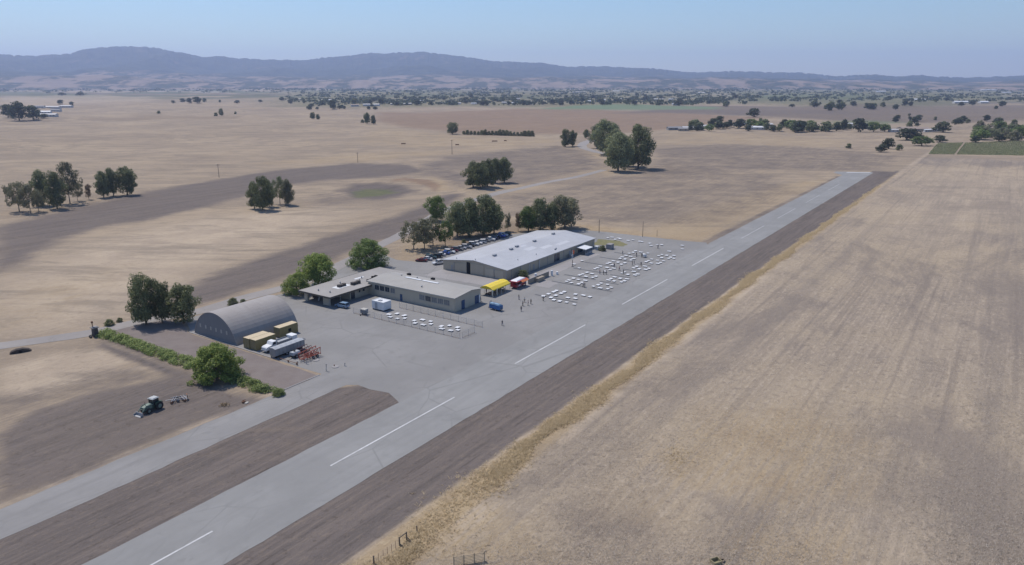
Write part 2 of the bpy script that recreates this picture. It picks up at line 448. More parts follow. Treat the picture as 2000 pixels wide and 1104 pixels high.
# stubble field
sb = q.mix(q.rng(st1, 0.32, 0.72), (0.315, 0.265, 0.215), (0.235, 0.20, 0.172))
sb = q.mix(q.math('MULTIPLY', q.rng(big, 0.40, 0.62), 0.8), sb, (0.345, 0.285, 0.215))
sb = q.mix(q.math('MULTIPLY', q.rng(mid, 0.50, 0.68), 0.5), sb, (0.185, 0.16, 0.145))
sb = q.mix(q.math('MULTIPLY', q.rng(st2, 0.50, 0.66), 0.45), sb, (0.37, 0.31, 0.255))
sb = q.mix(q.math('MULTIPLY', q.rng(st4, 0.50, 0.66), 0.45), sb, (0.46, 0.39, 0.32))
sb = q.mix(q.math('MULTIPLY', q.rng(fine, 0.48, 0.34), 0.5), sb, (0.15, 0.127, 0.115))
sb = q.mix(q.math('MULTIPLY', q.rng(tiny, 0.54, 0.68), 0.6), sb, (0.46, 0.39, 0.32))
row = q.noise(q.mapping(uvw, 0, (0.006, 0.42, 1)), 1.0, 2, 0.5)
sb = q.mix(q.math('MULTIPLY', q.rng(row, 0.46, 0.30), 0.42), sb, (0.165, 0.142, 0.13))
big2 = q.noise(q.mapping(uvw, 0, (0.011, 0.028, 1)), 1.0, 7, 0.7, dist=0.5)
sb = q.mix(q.math('MULTIPLY', q.rng(big2, 0.47, 0.62), 0.62), sb, (0.175, 0.152, 0.142))
mow = q.noise(q.mapping(uvw, 0, (0.003, 0.11, 1)), 1.0, 3, 0.6)
sb = q.mix(q.math('MULTIPLY', q.rng(mow, 0.48, 0.62), 0.38), sb, (0.195, 0.17, 0.155))
c = q.mix(a1[2], c, sb)
# pale dead grass, golden grass
pg = q.mix(q.rng(mid, 0.35, 0.65), (0.46, 0.385, 0.305), (0.35, 0.29, 0.235))
pg = q.mix(q.math('MULTIPLY', q.rng(wig, 0.50, 0.64), 0.6), pg, (0.22, 0.188, 0.155))
pg = q.mix(q.math('MULTIPLY', q.rng(wig2, 0.52, 0.62), 0.5), pg, (0.20, 0.172, 0.145))
pg = q.mix(q.math('MULTIPLY', q.rng(fine, 0.46, 0.32), 0.55), pg, (0.21, 0.18, 0.145))
c = q.mix(edge(a1[1], 1.0), c, pg)
gg = q.mix(q.rng(mid, 0.35, 0.65), (0.36, 0.285, 0.19), (0.30, 0.235, 0.165))
gg = q.mix(q.math('MULTIPLY', q.rng(fine, 0.5, 0.66), 0.5), gg, (0.44, 0.365, 0.26))
gg = q.mix(q.math('MULTIPLY', q.rng(tiny, 0.46, 0.32), 0.6), gg, (0.20, 0.16, 0.115))
gg = q.mix(q.math('MULTIPLY', q.rng(wig, 0.52, 0.66), 0.5), gg, (0.22, 0.18, 0.14))
c = q.mix(edge(a0[1], 2.6), c, gg)
c = q.mix(edge(a1[0], 0.8), c, q.mix(q.rng(st1, 0.35, 0.7), (0.225, 0.158, 0.118), (0.185, 0.138, 0.108)))
c = q.mix(edge(a2[1], 1.2), c, q.mix(q.rng(mid, 0.35, 0.65), (0.165, 0.127, 0.098), (0.22, 0.172, 0.13)))
c = q.mix(edge(a2[0], 0.6), c, q.mix(q.rng(st1, 0.35, 0.7), (0.135, 0.115, 0.105), (0.165, 0.135, 0.115)))
# tilled soil
ds = q.mix(q.rng(st1, 0.3, 0.7), (0.148, 0.128, 0.124), (0.116, 0.102, 0.100))
ds = q.mix(q.math('MULTIPLY', q.rng(st2, 0.48, 0.68), 0.5), ds, (0.195, 0.165, 0.148))
ds = q.mix(q.math('MULTIPLY', q.rng(st2, 0.44, 0.30), 0.5), ds, (0.068, 0.058, 0.055))
ds = q.mix(q.math('MULTIPLY', q.rng(st4, 0.53, 0.66), 0.45), ds, (0.21, 0.172, 0.145))
ds = q.mix(q.math('MULTIPLY', q.rng(wig, 0.55, 0.68), 0.4), ds, (0.19, 0.155, 0.13))
ds = q.mix(q.math('MULTIPLY', q.rng(fine, 0.45, 0.32), 0.55), ds, (0.075, 0.063, 0.057))
ds = q.mix(q.math('MULTIPLY', q.rng(tiny, 0.56, 0.70), 0.4), ds, (0.215, 0.18, 0.155))
c = q.mix(edge(a0[0], 1.9), c, ds)
c = q.mix(edge(a2[2], 0.6), c, q.mix(q.rng(st1, 0.35, 0.7), (0.125, 0.18, 0.115), (0.16, 0.205, 0.14)))
c = q.mix(edge(a0[2], 3.0), c, q.mix(q.rng(mid, 0.35, 0.65), (0.095, 0.115, 0.058), (0.14, 0.14, 0.085)))
hgt = q.math('ADD', q.math('MULTIPLY', fine, 0.9), q.math('MULTIPLY', st4, 0.8))
q.bump(hgt, 0.8, 0.4)
c = q.mix(1.0, c, (1.02, 0.995, 0.935), 'MULTIPLY')
ground.data.materials.append(q.done(c, 0.95, 0.08))

# ================================================================== mountains
def elev(px, py):
    d = ray(px, py); return math.atan2(d[0], d[1]), d[2] / math.hypot(d[0], d[1])
SKYL = [(-500, 112), (-200, 108), (0, 105), (30, 109), (80, 108), (135, 105), (165, 96), (210, 92), (255, 90), (300, 93), (335, 100), (360, 103), (395, 112), (430, 110), (470, 114),
        (520, 117), (600, 117), (640, 112), (700, 107), (725, 103), (742, 105), (780, 103), (825, 101), (850, 104), (900, 110), (970, 120), (1010, 121), (1060, 123),
        (1100, 130), (1180, 130), (1260, 133), (1300, 136), (1350, 142), (1400, 140), (1450, 139), (1500, 141), (1560, 142), (1640, 149), (1710, 145), (1750, 150),
        (1800, 147), (1850, 151), (1900, 152), (1960, 149), (2000, 147), (2300, 140), (2600, 150)]
sk = np.array([elev(*p) for p in SKYL])
maz = np.radians(np.arange(-46, 46.01, 0.06)); mr = np.linspace(6200, 17500, 190)
MA, MR = np.meshgrid(maz, mr)
crest = np.interp(MA, sk[:, 0], sk[:, 1])          # tan of the elevation of the crest
def vnoise(x, y, seed):
    r = np.random.RandomState(seed); g = r.rand(128, 128)
    xi = np.floor(x).astype(int); yi = np.floor(y).astype(int); fx = x - xi; fy = y - yi
    fx = fx * fx * (3 - 2 * fx); fy = fy * fy * (3 - 2 * fy)
    a = g[xi % 128, yi % 128]; b = g[(xi + 1) % 128, yi % 128]; c_ = g[xi % 128, (yi + 1) % 128]; d = g[(xi + 1) % 128, (yi + 1) % 128]
    return (a * (1 - fx) + b * fx) * (1 - fy) + (c_ * (1 - fx) + d * fx) * fy
MX = np.sin(MA) * MR; MY = np.cos(MA) * MR
rid = sum(2.0 ** -k * (1 - 2 * np.abs(vnoise(MX / 1500 * 2 ** k, MY / 2600 * 2 ** k, 30 + k) - 0.5)) for k in range(5)) / 1.94
low = sum(2.0 ** -k * vnoise(MX / 900 * 2 ** k, MY / 700 * 2 ** k, 60 + k) for k in range(4)) / 1.9
R0 = 14200.0
HC = CAM_H + crest * R0
t = np.clip((MR - 7600) / (R0 - 7600), 0, 1)
prof = 0.10 * sstep(0.0, 0.25, t) + 0.90 * sstep(0.22, 1.0, t)
MZ = HC * prof * (1 - 0.95 * (1 - rid) * np.sin(np.pi * np.clip(t, 0, 1)) ) + 120 * low * sstep(0, 0.12, t) * (1 - sstep(0.35, 0.7, t))
# keep everything in front of the crest below its line of sight
lim = CAM_H + crest * MR - 14 * np.abs(MR - R0) / 1000
MZ = np.where(MR < R0, np.minimum(MZ, np.maximum(lim, 4)), MZ)
MZ = np.where(MR > R0, HC * (1 - 0.75 * sstep(R0, 17500, MR)) - 20 * rid * sstep(R0, 15200, MR), MZ)
MZ += ((vnoise(MA * 900 + 900, MR / 900, 90) - 0.5) * 16 + (vnoise(MA * 300 + 300, MR / 1500, 91) - 0.5) * 22) * sstep(0.5, 1.0, t)
MZ = np.where(MR < 7000, -6.0, MZ)
mme = grid_mesh('mountains', MX.ravel(), MY.ravel(), MZ.ravel(), len(mr), len(maz), False)
if mme.polygons[0].normal.z < 0: mme.flip_normals()
mts = tag(link('mountains', mme), kind='structure')
q = NT('oak_and_grass_hills')
pos = q.pos(); sz = q.n('SeparateXYZ'); q.put(sz.inputs[0], pos)
n1 = q.noise(q.mapping(pos, 0, (1, 0.5, 1.5)), 0.0011, 6, 0.62); n2 = q.noise(pos, 0.006, 5, 0.65); n3 = q.noise(q.mapping(pos, 0, (1, 0.45, 1)), 0.0030, 6, 0.68)
hgt = q.math('ADD', sz.outputs[2], q.math('MULTIPLY', q.math('SUBTRACT', n1, 0.5), 520.0))
vl = q.n('VectorMath', operation='LENGTH'); q.put(vl.inputs[0], pos)
rad = q.math('ADD', vl.outputs['Value'], q.math('MULTIPLY', q.math('SUBTRACT', n1, 0.5), 9000.0))
forest = q.math('MAXIMUM', q.rng(hgt, 150.0, 240.0), q.rng(rad, 9600.0, 10600.0))
trees = q.math('MAXIMUM', q.math('MULTIPLY', q.rng(n3, 0.45, 0.52), q.rng(n2, 0.34, 0.50)), forest)
clear = q.math('MULTIPLY', q.rng(n3, 0.60, 0.64), 0.35)
g = q.mix(q.rng(n2, 0.3, 0.7), (0.27, 0.205, 0.155), (0.20, 0.155, 0.125))
fo = q.mix(q.rng(n2, 0.35, 0.65), (0.020, 0.028, 0.020), (0.055, 0.062, 0.040))
c = q.mix(q.math('SUBTRACT', trees, q.math('MULTIPLY', clear, forest), clamp=True), g, fo)
mts.data.materials.append(q.done(c, 0.95, 0.05))

# ================================================================== pavements
def sheet(name, P, z, m, kind='structure', parent=None, jag=0.0, step=2.5, seed=1):
    """flat polygon whose edge wanders by jag metres"""
    r = random.Random(seed); out = []
    n = len(P)
    for i in range(n):
        a = Vector(P[i][:2]); b = Vector(P[(i + 1) % n][:2]); L = (b - a).length
        k = max(1, int(L / step)) if jag > 0 else 1
        nrm = Vector((-(b - a).y, (b - a).x)).normalized() if L > 0 else Vector((0, 0))
        for j in range(k):
            p = a.lerp(b, j / k)
            if j: p = p + nrm * r.uniform(-jag, jag)
            out.append(p)
    vs_ = [(p.x, p.y, z) for p in out]
    me = bpy.data.meshes.new(name)
    tris = tessellate_polygon([[Vector(p) for p in vs_]])
    me.from_pydata(vs_, [], [tuple(t) for t in tris]); me.materials.append(m); me.update()
    bm = bmesh.new(); bm.from_mesh(me)
    for f in bm.faces:
        if f.normal.z < 0: f.normal_flip()
    bm.to_mesh(me); bm.free()
    o = link(name, me, parent)
    if kind and parent is None: tag(o, kind=kind)
    return o

def ribbon(name, pts, width, z, m, jag=0.15, seed=2, cat=None):
    r = random.Random(seed)
    # Catmull-Rom through the points
    P = [Vector(p[:2]) for p in pts]; C = []
    for i in range(len(P) - 1):
        p0, p1, p2, p3 = P[max(i - 1, 0)], P[i], P[i + 1], P[min(i + 2, len(P) - 1)]
        k = max(2, int((p2 - p1).length / 4))
        for j in range(k):
            t = j / k
            C.append(0.5 * ((2 * p1) + (p2 - p0) * t + (2 * p0 - 5 * p1 + 4 * p2 - p3) * t * t + (3 * p1 - p0 - 3 * p2 + p3) * t ** 3))
    C.append(P[-1]); vs_ = []; fs = []
    for i, p in enumerate(C):
        d = (C[min(i + 1, len(C) - 1)] - C[max(i - 1, 0)]).normalized(); nn = Vector((-d.y, d.x))
        wd = width(i / (len(C) - 1)) if callable(width) else width
        for k, s_ in enumerate((-1, -0.33, 0.33, 1)):
            e = p + nn * s_ * (wd / 2 + (r.uniform(-jag, jag) if abs(s_) == 1 else 0))
            vs_.append((e.x, e.y, float(height(e.x, e.y)) + z))
        if i:
            a = 4 * i
            for k in range(3): fs.append((a - 4 + k, a + k, a + 1 + k, a - 3 + k))
    me = bpy.data.meshes.new(name); me.from_pydata(vs_, [], fs); me.materials.append(m); me.update()
    if me.polygons[0].normal.z < 0: me.flip_normals()
    return tag(link(name, me), kind='structure')

def asphalt(name, base, warm=(0.0, 0.0, 0.0), streaks=0.35):
    q = NT(name); pos = q.pos(); uvw = q.mapping(pos, -ROT)
    st = q.noise(q.mapping(uvw, 0, (0.02, 0.45, 1)), 1.0, 4, 0.6); big = q.noise(pos, 0.045, 5, 0.6); mid = q.noise(pos, 0.3, 5, 0.65); fine = q.noise(pos, 4.0, 3, 0.7)
    lo = tuple(b * 0.90 for b in base); hi = tuple(b * 1.06 for b in base)
    c = q.mix(q.rng(big, 0.35, 0.65), lo, hi)
    c = q.mix(q.math('MULTIPLY', q.rng(st, 0.4, 0.7), streaks), c, tuple(b * 0.78 for b in base))
    c = q.mix(q.math('MULTIPLY', q.rng(mid, 0.5, 0.72), 0.3), c, tuple(b * 0.74 for b in base))
    c = q.mix(q.math('MULTIPLY', q.rng(fine, 0.55, 0.7), 0.2), c, hi)
    # stains and patched cracks
    vo = q.n('TexVoronoi'); vo.feature = 'DISTANCE_TO_EDGE'; q.put(vo.inputs['Vector'], q.mapping(q.n('VectorMath').outputs[0] if False else uvw, 0, (0.05, 0.09, 1))); vo.inputs['Scale'].default_value = 1.0
    cr = q.math('MULTIPLY', q.rng(vo.outputs['Distance'], 0.016, 0.003), 0.30)
    c = q.mix(q.math('MULTIPLY', cr, q.rng(big, 0.4, 0.6)), c, tuple(b * 0.5 for b in base))
    stain = q.noise(q.mapping(uvw, 0, (0.10, 0.16, 1)), 1.0, 6, 0.7, dist=1.2)
    c = q.mix(q.math('MULTIPLY', q.rng(stain, 0.56, 0.70), 0.32), c, tuple(b * 0.62 for b in base))
    c = q.mix(q.math('MULTIPLY', q.rng(stain, 0.40, 0.28), 0.25), c, tuple(b * 1.15 for b in base))
    return q.done(c, 0.88, 0.2)

ASPH = (0.205, 0.215, 0.235)
M_run = asphalt('runway_asphalt', (0.248, 0.246, 0.240))
M_taxi = asphalt('taxiway_asphalt', (0.246, 0.239, 0.232), streaks=0.5)
M_apron = asphalt('apron_asphalt', (0.236, 0.230, 0.223), streaks=0.15)
M_road = asphalt('road_asphalt', (0.28, 0.258, 0.242), streaks=0.1)
M_conc = asphalt('pale_concrete', (0.30, 0.285, 0.28), streaks=0.1)
M_white = mat('road_paint', (0.48, 0.48, 0.48), 0.7, 0.35, 1.2)
M_worn = mat('worn_road_paint', (0.37, 0.37, 0.37), 0.8, 0.4, 0.9)
q = NT('yard_gravel'); pos = q.pos(); mid = q.noise(pos, 0.25, 5, 0.65); fine = q.noise(pos, 3.0, 4, 0.7)
c = q.mix(q.rng(mid, 0.3, 0.7), (0.175, 0.148, 0.137), (0.205, 0.178, 0.165)); c = q.mix(q.math('MULTIPLY', q.rng(fine, 0.5, 0.7), 0.4), c, (0.25, 0.22, 0.205))
M_gravel = q.done(c, 0.95, 0.1)

runway = sheet('runway', [W(-250, -103.5), W(600, -103.5), W(612, -112), W(622, -112), W(632, -88), W(628, -86.4), W(-250, -86.4)], 0.03, M_run, jag=0.13, step=3, seed=3)
taxi = sheet('taxiway', [W(-250, -129.7), W(112, -129.7), W(112, -120.2), W(-250, -120.2)], 0.022, M_taxi, jag=0.18, step=3, seed=4)
ap_back = [uvp(*p) for p in ((1383, 480), (1380, 474), (1340, 471), (1250, 461), (1180, 453), (1130, 449), (1060, 452), (985, 459), (900, 487), (822, 512), (775, 508), (742, 494), (700, 506), (650, 530), (625, 545), (585, 566))]
apron = sheet('apron', [W(*p) for p in [(108.5, -102.6), (109.6, -104.6), (111.6, -109), (110.6, -114), (110.9, -118), (108.8, -121), (108, -129), (110.8, -130.2), (111.2, -184.5), (118, -196.5)]] + [W(*p) for p in ap_back[::-1]], 0.014, M_apron, jag=0.25, step=3, seed=5)
yard = sheet('gravel_yard', [W(*p) for p in [(95.5, -205), (96.5, -129.6), (109.6, -130.4), (110.6, -184.8), (116, -197), (110, -205)]], 0.010, M_gravel, jag=0.3, step=3, seed=6)
road = ribbon('access_road', [at(*p) for p in ((-160, 703), (0, 676), (100, 662), (180, 650), (270, 629), (390, 608), (470, 584), (560, 561), (620, 540), (680, 510), (740, 480), (790, 455), (830, 432), (880, 407), (960, 381), (1060, 358), (1130, 345), (1180, 332))], 6.2, 0.05, M_road)
ribbon('back_road', [at(*p) for p in ((1205, 326), (1215, 316), (1195, 304), (1165, 297), (1140, 289), (1138, 282), (1150, 276), (1170, 270))], lambda t: 7 + 5 * t, 0.08, M_road, seed=9)
# centre line stripes
for k in range(11):
    u0 = 20.4 + 61.0 * k
    if u0 > 560: break
    MB().add([W(u0, -95.28, 0.05), W(u0 + 36.6, -95.28, 0.05), W(u0 + 36.6, -94.92, 0.05), W(u0, -94.92, 0.05)], [(0, 3, 2, 1)]).build('centre_stripe', M_white if k < 5 else M_worn, runway)
MB().add([W(618, -104, 0.05), W(622, -104, 0.05), W(630.5, -88.5, 0.05), W(627, -88.5, 0.05)], [(0, 3, 2, 1)]).build('threshold_bar', M_white, runway)
# pale concrete: kerbs, pad, walk along the long building
curb = MB()
curb.span((0, 0, 0), (0.35, 38, 0.12))
curb.build('kerb', M_conc, apron, loc=W(110.75, -146.5, 0.0), rz=ROT)
MB().span((0, 0, 0), (12.5, 0.3, 0.12)).build('kerb', M_conc, apron, loc=W(97.5, -129.9, 0.0), rz=ROT)
sheet('concrete_pad', [W(206.7, -130.2), W(215, -130.8), W(215.6, -124.9), W(206.5, -124.2)], 0.03, M_conc, jag=0.1, step=1.5)
sheet('walkway', [W(203.5, -137.8), W(262, -137.8), W(262, -133.2), W(245, -133.2), W(203.5, -131.2)], 0.025, M_conc, jag=0.1, step=2)
sheet('forecourt', [W(196, -171), W(206, -171), W(206, -142), W(197, -142)], 0.025, M_conc, jag=0.3, step=2, seed=8)
q = NT('dry_verge'); pos = q.pos(); mid = q.noise(pos, 0.5, 5, 0.65)
M_verge = q.done(q.mix(q.rng(mid, 0.3, 0.7), (0.21, 0.19, 0.10), (0.155, 0.155, 0.085)), 0.95, 0.1)
sheet('grass_verge', [W(276.5, -144), W(288, -148), W(290, -138), (W(286, -132.5)), W(281, -131.5), W(279, -138)], 0.03, M_verge, jag=0.6, step=1.5, seed=12)
M_tar = mat('tar_line', (0.10, 0.103, 0.11), 0.8, 0.3, 0.5)
for i, (u, va, vb) in enumerate([(214.5, -128, -114), (214.5, -112, -104.5), (225, -129, -116), (224, -114, -106.5), (235.2, -131, -117), (234.3, -115, -107), (246, -132, -118), (244.5, -115, -108), (257, -131, -118), (255, -114, -108), (268, -130, -115), (197, -124, -108)]):
    MB().add([W(u, va, 0.036), W(u + 0.9, va, 0.036), W(u + 0.7, vb, 0.036), W(u - 0.1, vb, 0.036)], [(0, 1, 2, 3)]).build('tar_seam', M_tar, apron)
# haze: one even box of pale air
# ================================================================== vegetation
def leaf_mat(name, base, tip, trans=0.36):
    q = NT(name)
    g = q.n('NewGeometry'); oi = q.n('ObjectInfo')
    c = q.mix(g.outputs['Random Per Island'], base, tip)
    f = q.math('MULTIPLY_ADD', oi.outputs['Random'], 0.35, 0.82)
    x = q.n('CombineColor'); [q.put(x.inputs[i], f) for i in range(3)]
    c = q.mix(1.0, c, x.outputs[0], 'MULTIPLY')
    q.done(c, 0.65, 0.25)
    tr = q.n('BsdfTranslucent'); q.put(tr.inputs[0], c)
    mx = q.n('MixShader'); mx.inputs[0].default_value = trans
    out = q.t.nodes['Material Output']
    q.t.links.new(q.b.outputs[0], mx.inputs[1]); q.t.links.new(tr.outputs[0], mx.inputs[2]); q.t.links.new(mx.outputs[0], out.inputs[0])
    return q.m
LEAF = {
    'oak': leaf_mat('oak_leaves', (0.090, 0.112, 0.052), (0.27, 0.285, 0.135)),
    'gum': leaf_mat('gum_leaves', (0.12, 0.145, 0.072), (0.31, 0.325, 0.165)),
    'olive': leaf_mat('olive_leaves', (0.13, 0.135, 0.08), (0.29, 0.275, 0.165)),
    'green': leaf_mat('bright_leaves', (0.085, 0.135, 0.035), (0.22, 0.28, 0.085), 0.35),
    'fresh': leaf_mat('fresh_leaves', (0.14, 0.21, 0.045), (0.37, 0.43, 0.11), 0.4),
    'hedge': leaf_mat('hedge_leaves', (0.15, 0.205, 0.06), (0.36, 0.42, 0.14), 0.3),
    'dead': leaf_mat('dry_twigs', (0.17, 0.12, 0.07), (0.30, 0.22, 0.13), 0.2),
    'far': leaf_mat('far_leaves', (0.040, 0.055, 0.030), (0.12, 0.14, 0.075)),
}
BARK = mat('bark', (0.14, 0.11, 0.085), 0.9, 0.25, 2.0, 0.1)
PALE_BARK = mat('pale_bark', (0.24, 0.20, 0.165), 0.9, 0.25, 2.0, 0.1)

def leaves_mesh(name, clumps, n_leaf, size, m, seed, flat_bottom=None):
    """clumps: (centre, radius xyz); leaves are small quads spread over each clump, many per clump"""
    r = np.random.RandomState(seed); V = []; 
    for c, rad in clumps:
        k = max(6, int(n_leaf * (rad[0] * rad[1] * rad[2]) ** 0.55))
        d = r.normal(size=(k, 3)); d /= np.linalg.norm(d, axis=1)[:, None]
        rr_ = r.uniform(0.55, 1.08, k) ** 0.6
        p = np.array(c) + d * np.array(rad) * rr_[:, None]
        nrm = d * 1.0 + r.normal(size=(k, 3)) * 0.42 + np.array((0, 0, 0.35)); nrm /= np.linalg.norm(nrm, axis=1)[:, None]
        t = np.cross(nrm, r.normal(size=(k, 3))); t /= np.linalg.norm(t, axis=1)[:, None]
        b = np.cross(nrm, t)
        s = size * r.uniform(0.55, 1.35, k)[:, None]; s2 = s * r.uniform(0.5, 0.9, k)[:, None]
        V.append(np.stack([p - t * s, p + b * s2, p + t * s, p - b * s2], 1))
    V = np.concatenate(V)
    if flat_bottom is not None: V = V[V[:, :, 2].min(1) > flat_bottom]
    n = len(V); me = bpy.data.meshes.new(name)
    me.vertices.add(n * 4); me.vertices.foreach_set('co', V.astype(np.float32).ravel())
    me.loops.add(n * 4); me.loops.foreach_set('vertex_index', np.arange(n * 4, dtype=np.int32))
    me.polygons.add(n); me.polygons.foreach_set('loop_start', np.arange(0, n * 4, 4, dtype=np.int32))
    me.materials.append(m); me.update(calc_edges=True)
    return me

def crown_clumps(r, kind, H):
    """centres and radii of the leaf clumps of one crown of height H"""
    out = []; ph = r.uniform(0, 6.28)
    if kind == 'round':            # broad dome down to the ground
        n, lo, w_ = 95, 0.02, 0.56
    elif kind == 'gum':            # upright, several billowing heads
        n, lo, w_ = 80, 0.14, 0.38
    elif kind == 'open':           # loose crown on visible limbs
        n, lo, w_ = 66, 0.26, 0.54
    elif kind == 'tall':           # narrow with gaps
        n, lo, w_ = 46, 0.22, 0.30
    else:                          # oak: rounded, dense
        n, lo, w_ = 85, 0.15, 0.47
    for i in range(n):
        while True:
            a = r.uniform(0, 2 * math.pi); h = r.uniform(0, 1); s = math.sqrt(r.uniform(0.15, 1))
            # outline of the crown by height
            if kind == 'round': ww = math.sqrt(max(0, 1 - h ** 2.2))
            elif kind in ('gum', 'open'): ww = (0.62 + 0.38 * math.sin(math.pi * min(1, h * 1.05))) * math.sqrt(max(0, 1 - max(0, (h - 0.62) / 0.38) ** 2.2))
            elif kind == 'tall': ww = 0.55 + 0.45 * math.sin(h * 9.0 + 1) ** 2 * (1 - 0.5 * h)
            else: ww = math.sqrt(max(0, 1 - (2 * h - 0.9) ** 2 / 1.25))
            if ww > 0.1: break
        rad = H * r.uniform(0.065, 0.125) * (1.0 if kind in ('open', 'tall') else 1.3)
        wob = 1 + 0.22 * math.sin(a * 3 + h * 5 + ph) + 0.16 * math.sin(a * 5 - h * 9 + 2 * ph) + (r.uniform(0, .25) if r.random() < .18 else 0)
        if kind == 'round': wob = 1 + (wob - 1) * 0.35
        x = math.cos(a) * s * ww * w_ * H * wob; y = math.sin(a) * s * ww * w_ * H * wob
        z = H * (lo + (0.93 - lo) * h * (1 - 0.12 * (1 + math.sin(a * 2 + ph)) * (1 - s)))
        out.append(((x, y, max(z, rad * 0.55)), (rad * r.uniform(0.9, 1.35), rad * r.uniform(0.9, 1.35), rad * r.uniform(0.65, 1.0))))
    return out

TREE = {}
def tree_meshes(kind, seed, leaf, dens=1.0, size=0.20):
    """crown and trunk meshes of a 10 m tree"""
    key = (kind, seed, leaf)
    if key in TREE: return TREE[key]
    r = random.Random(seed * 17 + len(kind)); H = 10.0
    cl = crown_clumps(r, kind, H)
    crown = leaves_mesh('crown', cl, 88 * dens, size, LEAF[leaf], seed, 0.02)
    t = MB(); top = {'round': 5, 'gum': 5.5, 'open': 5, 'tall': 8.5}.get(kind, 4.5)
    base_r = {'tall': 0.2, 'open': 0.24}.get(kind, 0.34)
    bend = Vector((r.uniform(-.3, .3), r.uniform(-.3, .3), 0)); pts = [Vector((0, 0, 0)), Vector((0, 0, top * 0.35)) + bend * .4, Vector((0, 0, top)) + bend]
    t.tube((0, 0, -0.15), (0, 0, 0.25), base_r * 1.5, base_r * 1.05, 8); t.tube(pts[0], pts[1], base_r * 1.05, base_r * 0.8, 8); t.tube(pts[1], pts[2], base_r * 0.8, base_r * 0.35, 8)
    for c, rad in sorted(cl, key=lambda e: r.random())[:16]:
        c = Vector(c); 
        if c.z < 1.2: continue
        s = pts[1].lerp(pts[2], min(1, max(0, (c.z - 2.5) / 6))); m_ = s.lerp(c, 0.55) + Vector((0, 0, -0.3))
        t.tube(s, m_, base_r * 0.36, base_r * 0.22, 5, caps=False); t.tube(m_, c, base_r * 0.22, 0.04, 5, caps=False)
    trunk = t.mesh('trunk', PALE_BARK if leaf in ('gum', 'olive') else BARK, True)
    TREE[key] = (crown, trunk); return TREE[key]

_tr = random.Random(99)
def tree(name, px, py, H, wide, kind, seed, leaf, label, group=None, cat='tree', xyz=None, dens=1.0, size=0.20):
    crown, trunk = tree_meshes(kind, seed, leaf, dens, size)
    p = xyz if xyz else at(px, py)
    o = empty(name, label, cat, p, _tr.uniform(0, 6.28), group)
    k = H / 10.0
    o.scale = (k * wide, k * wide, k)
    link('trunk', trunk, o); link('crown', crown, o)
    return o

G1 = 'trees in the clump at the left edge'
# ---- beside the quonset hangar
tree('shade_tree', 286, 634, 15.2, 0.54, 'oak', 1, 'oak', 'leftmost of three dark trees beside the arched hangar, with a thin tuft on top', 'dark trees beside the arched hangar')
tree('shade_tree', 317, 630, 13.2, 0.50, 'oak', 2, 'oak', 'middle one of the three dark trees beside the arched hangar', 'dark trees beside the arched hangar')
tree('shade_tree', 359, 631, 12.0, 0.74, 'oak', 3, 'oak', 'lowest and widest dark tree, nearest the arched hangar end wall', 'dark trees beside the arched hangar')
tree('round_shrub', 424, 740, 9.0, 1.06, 'round', 4, 'fresh', 'large round bright green tree breaking the green hedge by the gravel yard', dens=1.7, size=0.20)
# ---- by the flat roofed building
tree('leafy_tree', 622, 558, 11.6, 0.95, 'oak', 5, 'fresh', 'bright green tree behind the corner of the flat carport roof', dens=1.2)
tree('leafy_tree', 580, 575, 7.6, 1.05, 'round', 6, 'fresh', 'smaller yellow green tree left of the carport roof', dens=1.1)
tree('willow_tree', 719, 522, 11.2, 1.12, 'round', 7, 'green', 'broad dense green tree standing behind the flat roofed building', dens=1.6, size=0.17)
# ---- behind the car row
GB = 'trees behind the row of parked cars'
tree('open_tree', 808, 487, 13.0, 0.72, 'open', 8, 'olive', 'thin greyish tree on bare dirt left of the car row, nearest the access road', GB)
tree('open_tree', 829, 488, 13.6, 0.66, 'open', 9, 'olive', 'thin pale tree with a crooked trunk just behind the red car', GB)
tree('open_tree', 846, 480, 13.0, 0.7, 'open', 10, 'olive', 'loose olive tree with a thick trunk behind the parked cars', GB)
tree('leafy_tree', 870, 482, 11.5, 0.62, 'open', 11, 'green', 'green leaning tree with the lowest branches close behind the parked cars', GB)
tree('leafy_tree', 852, 432, 12.8, 0.78, 'oak', 12, 'green', 'single rounded bright tree with bare lower trunk by the access road bend', GB)
tree('dense_tree', 893, 463, 16.0, 0.72, 'gum', 13, 'gum', 'left and greyest tree of the dark mass behind the long metal building', GB)
tree('dense_tree', 916, 462, 18.0, 0.74, 'gum', 14, 'oak', 'tall dark tree at the centre of the mass behind the car row', GB)
tree('dense_tree', 944, 460, 18.4, 0.74, 'oak', 15, 'oak', 'tallest dark tree of the mass behind the car row', GB)
tree('dense_tree', 965, 456, 15.2, 0.62, 'gum', 16, 'oak', 'right end tree of the dark mass behind the car row', GB)
tree('slender_tree', 992, 452, 9.5, 0.5, 'tall', 17, 'olive', 'small thin tree in the gap between the two dark masses of trees', GB)
tree('slender_tree', 1012, 452, 9.5, 0.5, 'tall', 18, 'dead', 'dry brown sapling in the gap right of the thin tree', GB)
tree('dense_tree', 1032, 452, 12.0, 0.85, 'gum', 19, 'green', 'green tree behind the left rear corner of the metal roof', GB)
tree('dense_tree', 1055, 450, 15.3, 0.74, 'oak', 20, 'oak', 'dark tree rising behind the middle of the metal roof', GB)
tree('dense_tree', 1078, 450, 13.2, 0.62, 'gum', 21, 'oak', 'dark green tree left of the spreading brownish tree', GB)
tree('spreading_tree', 1103, 446, 16.6, 0.86, 'oak', 22, 'olive', 'spreading brownish tree at the far right behind the metal roof', GB)
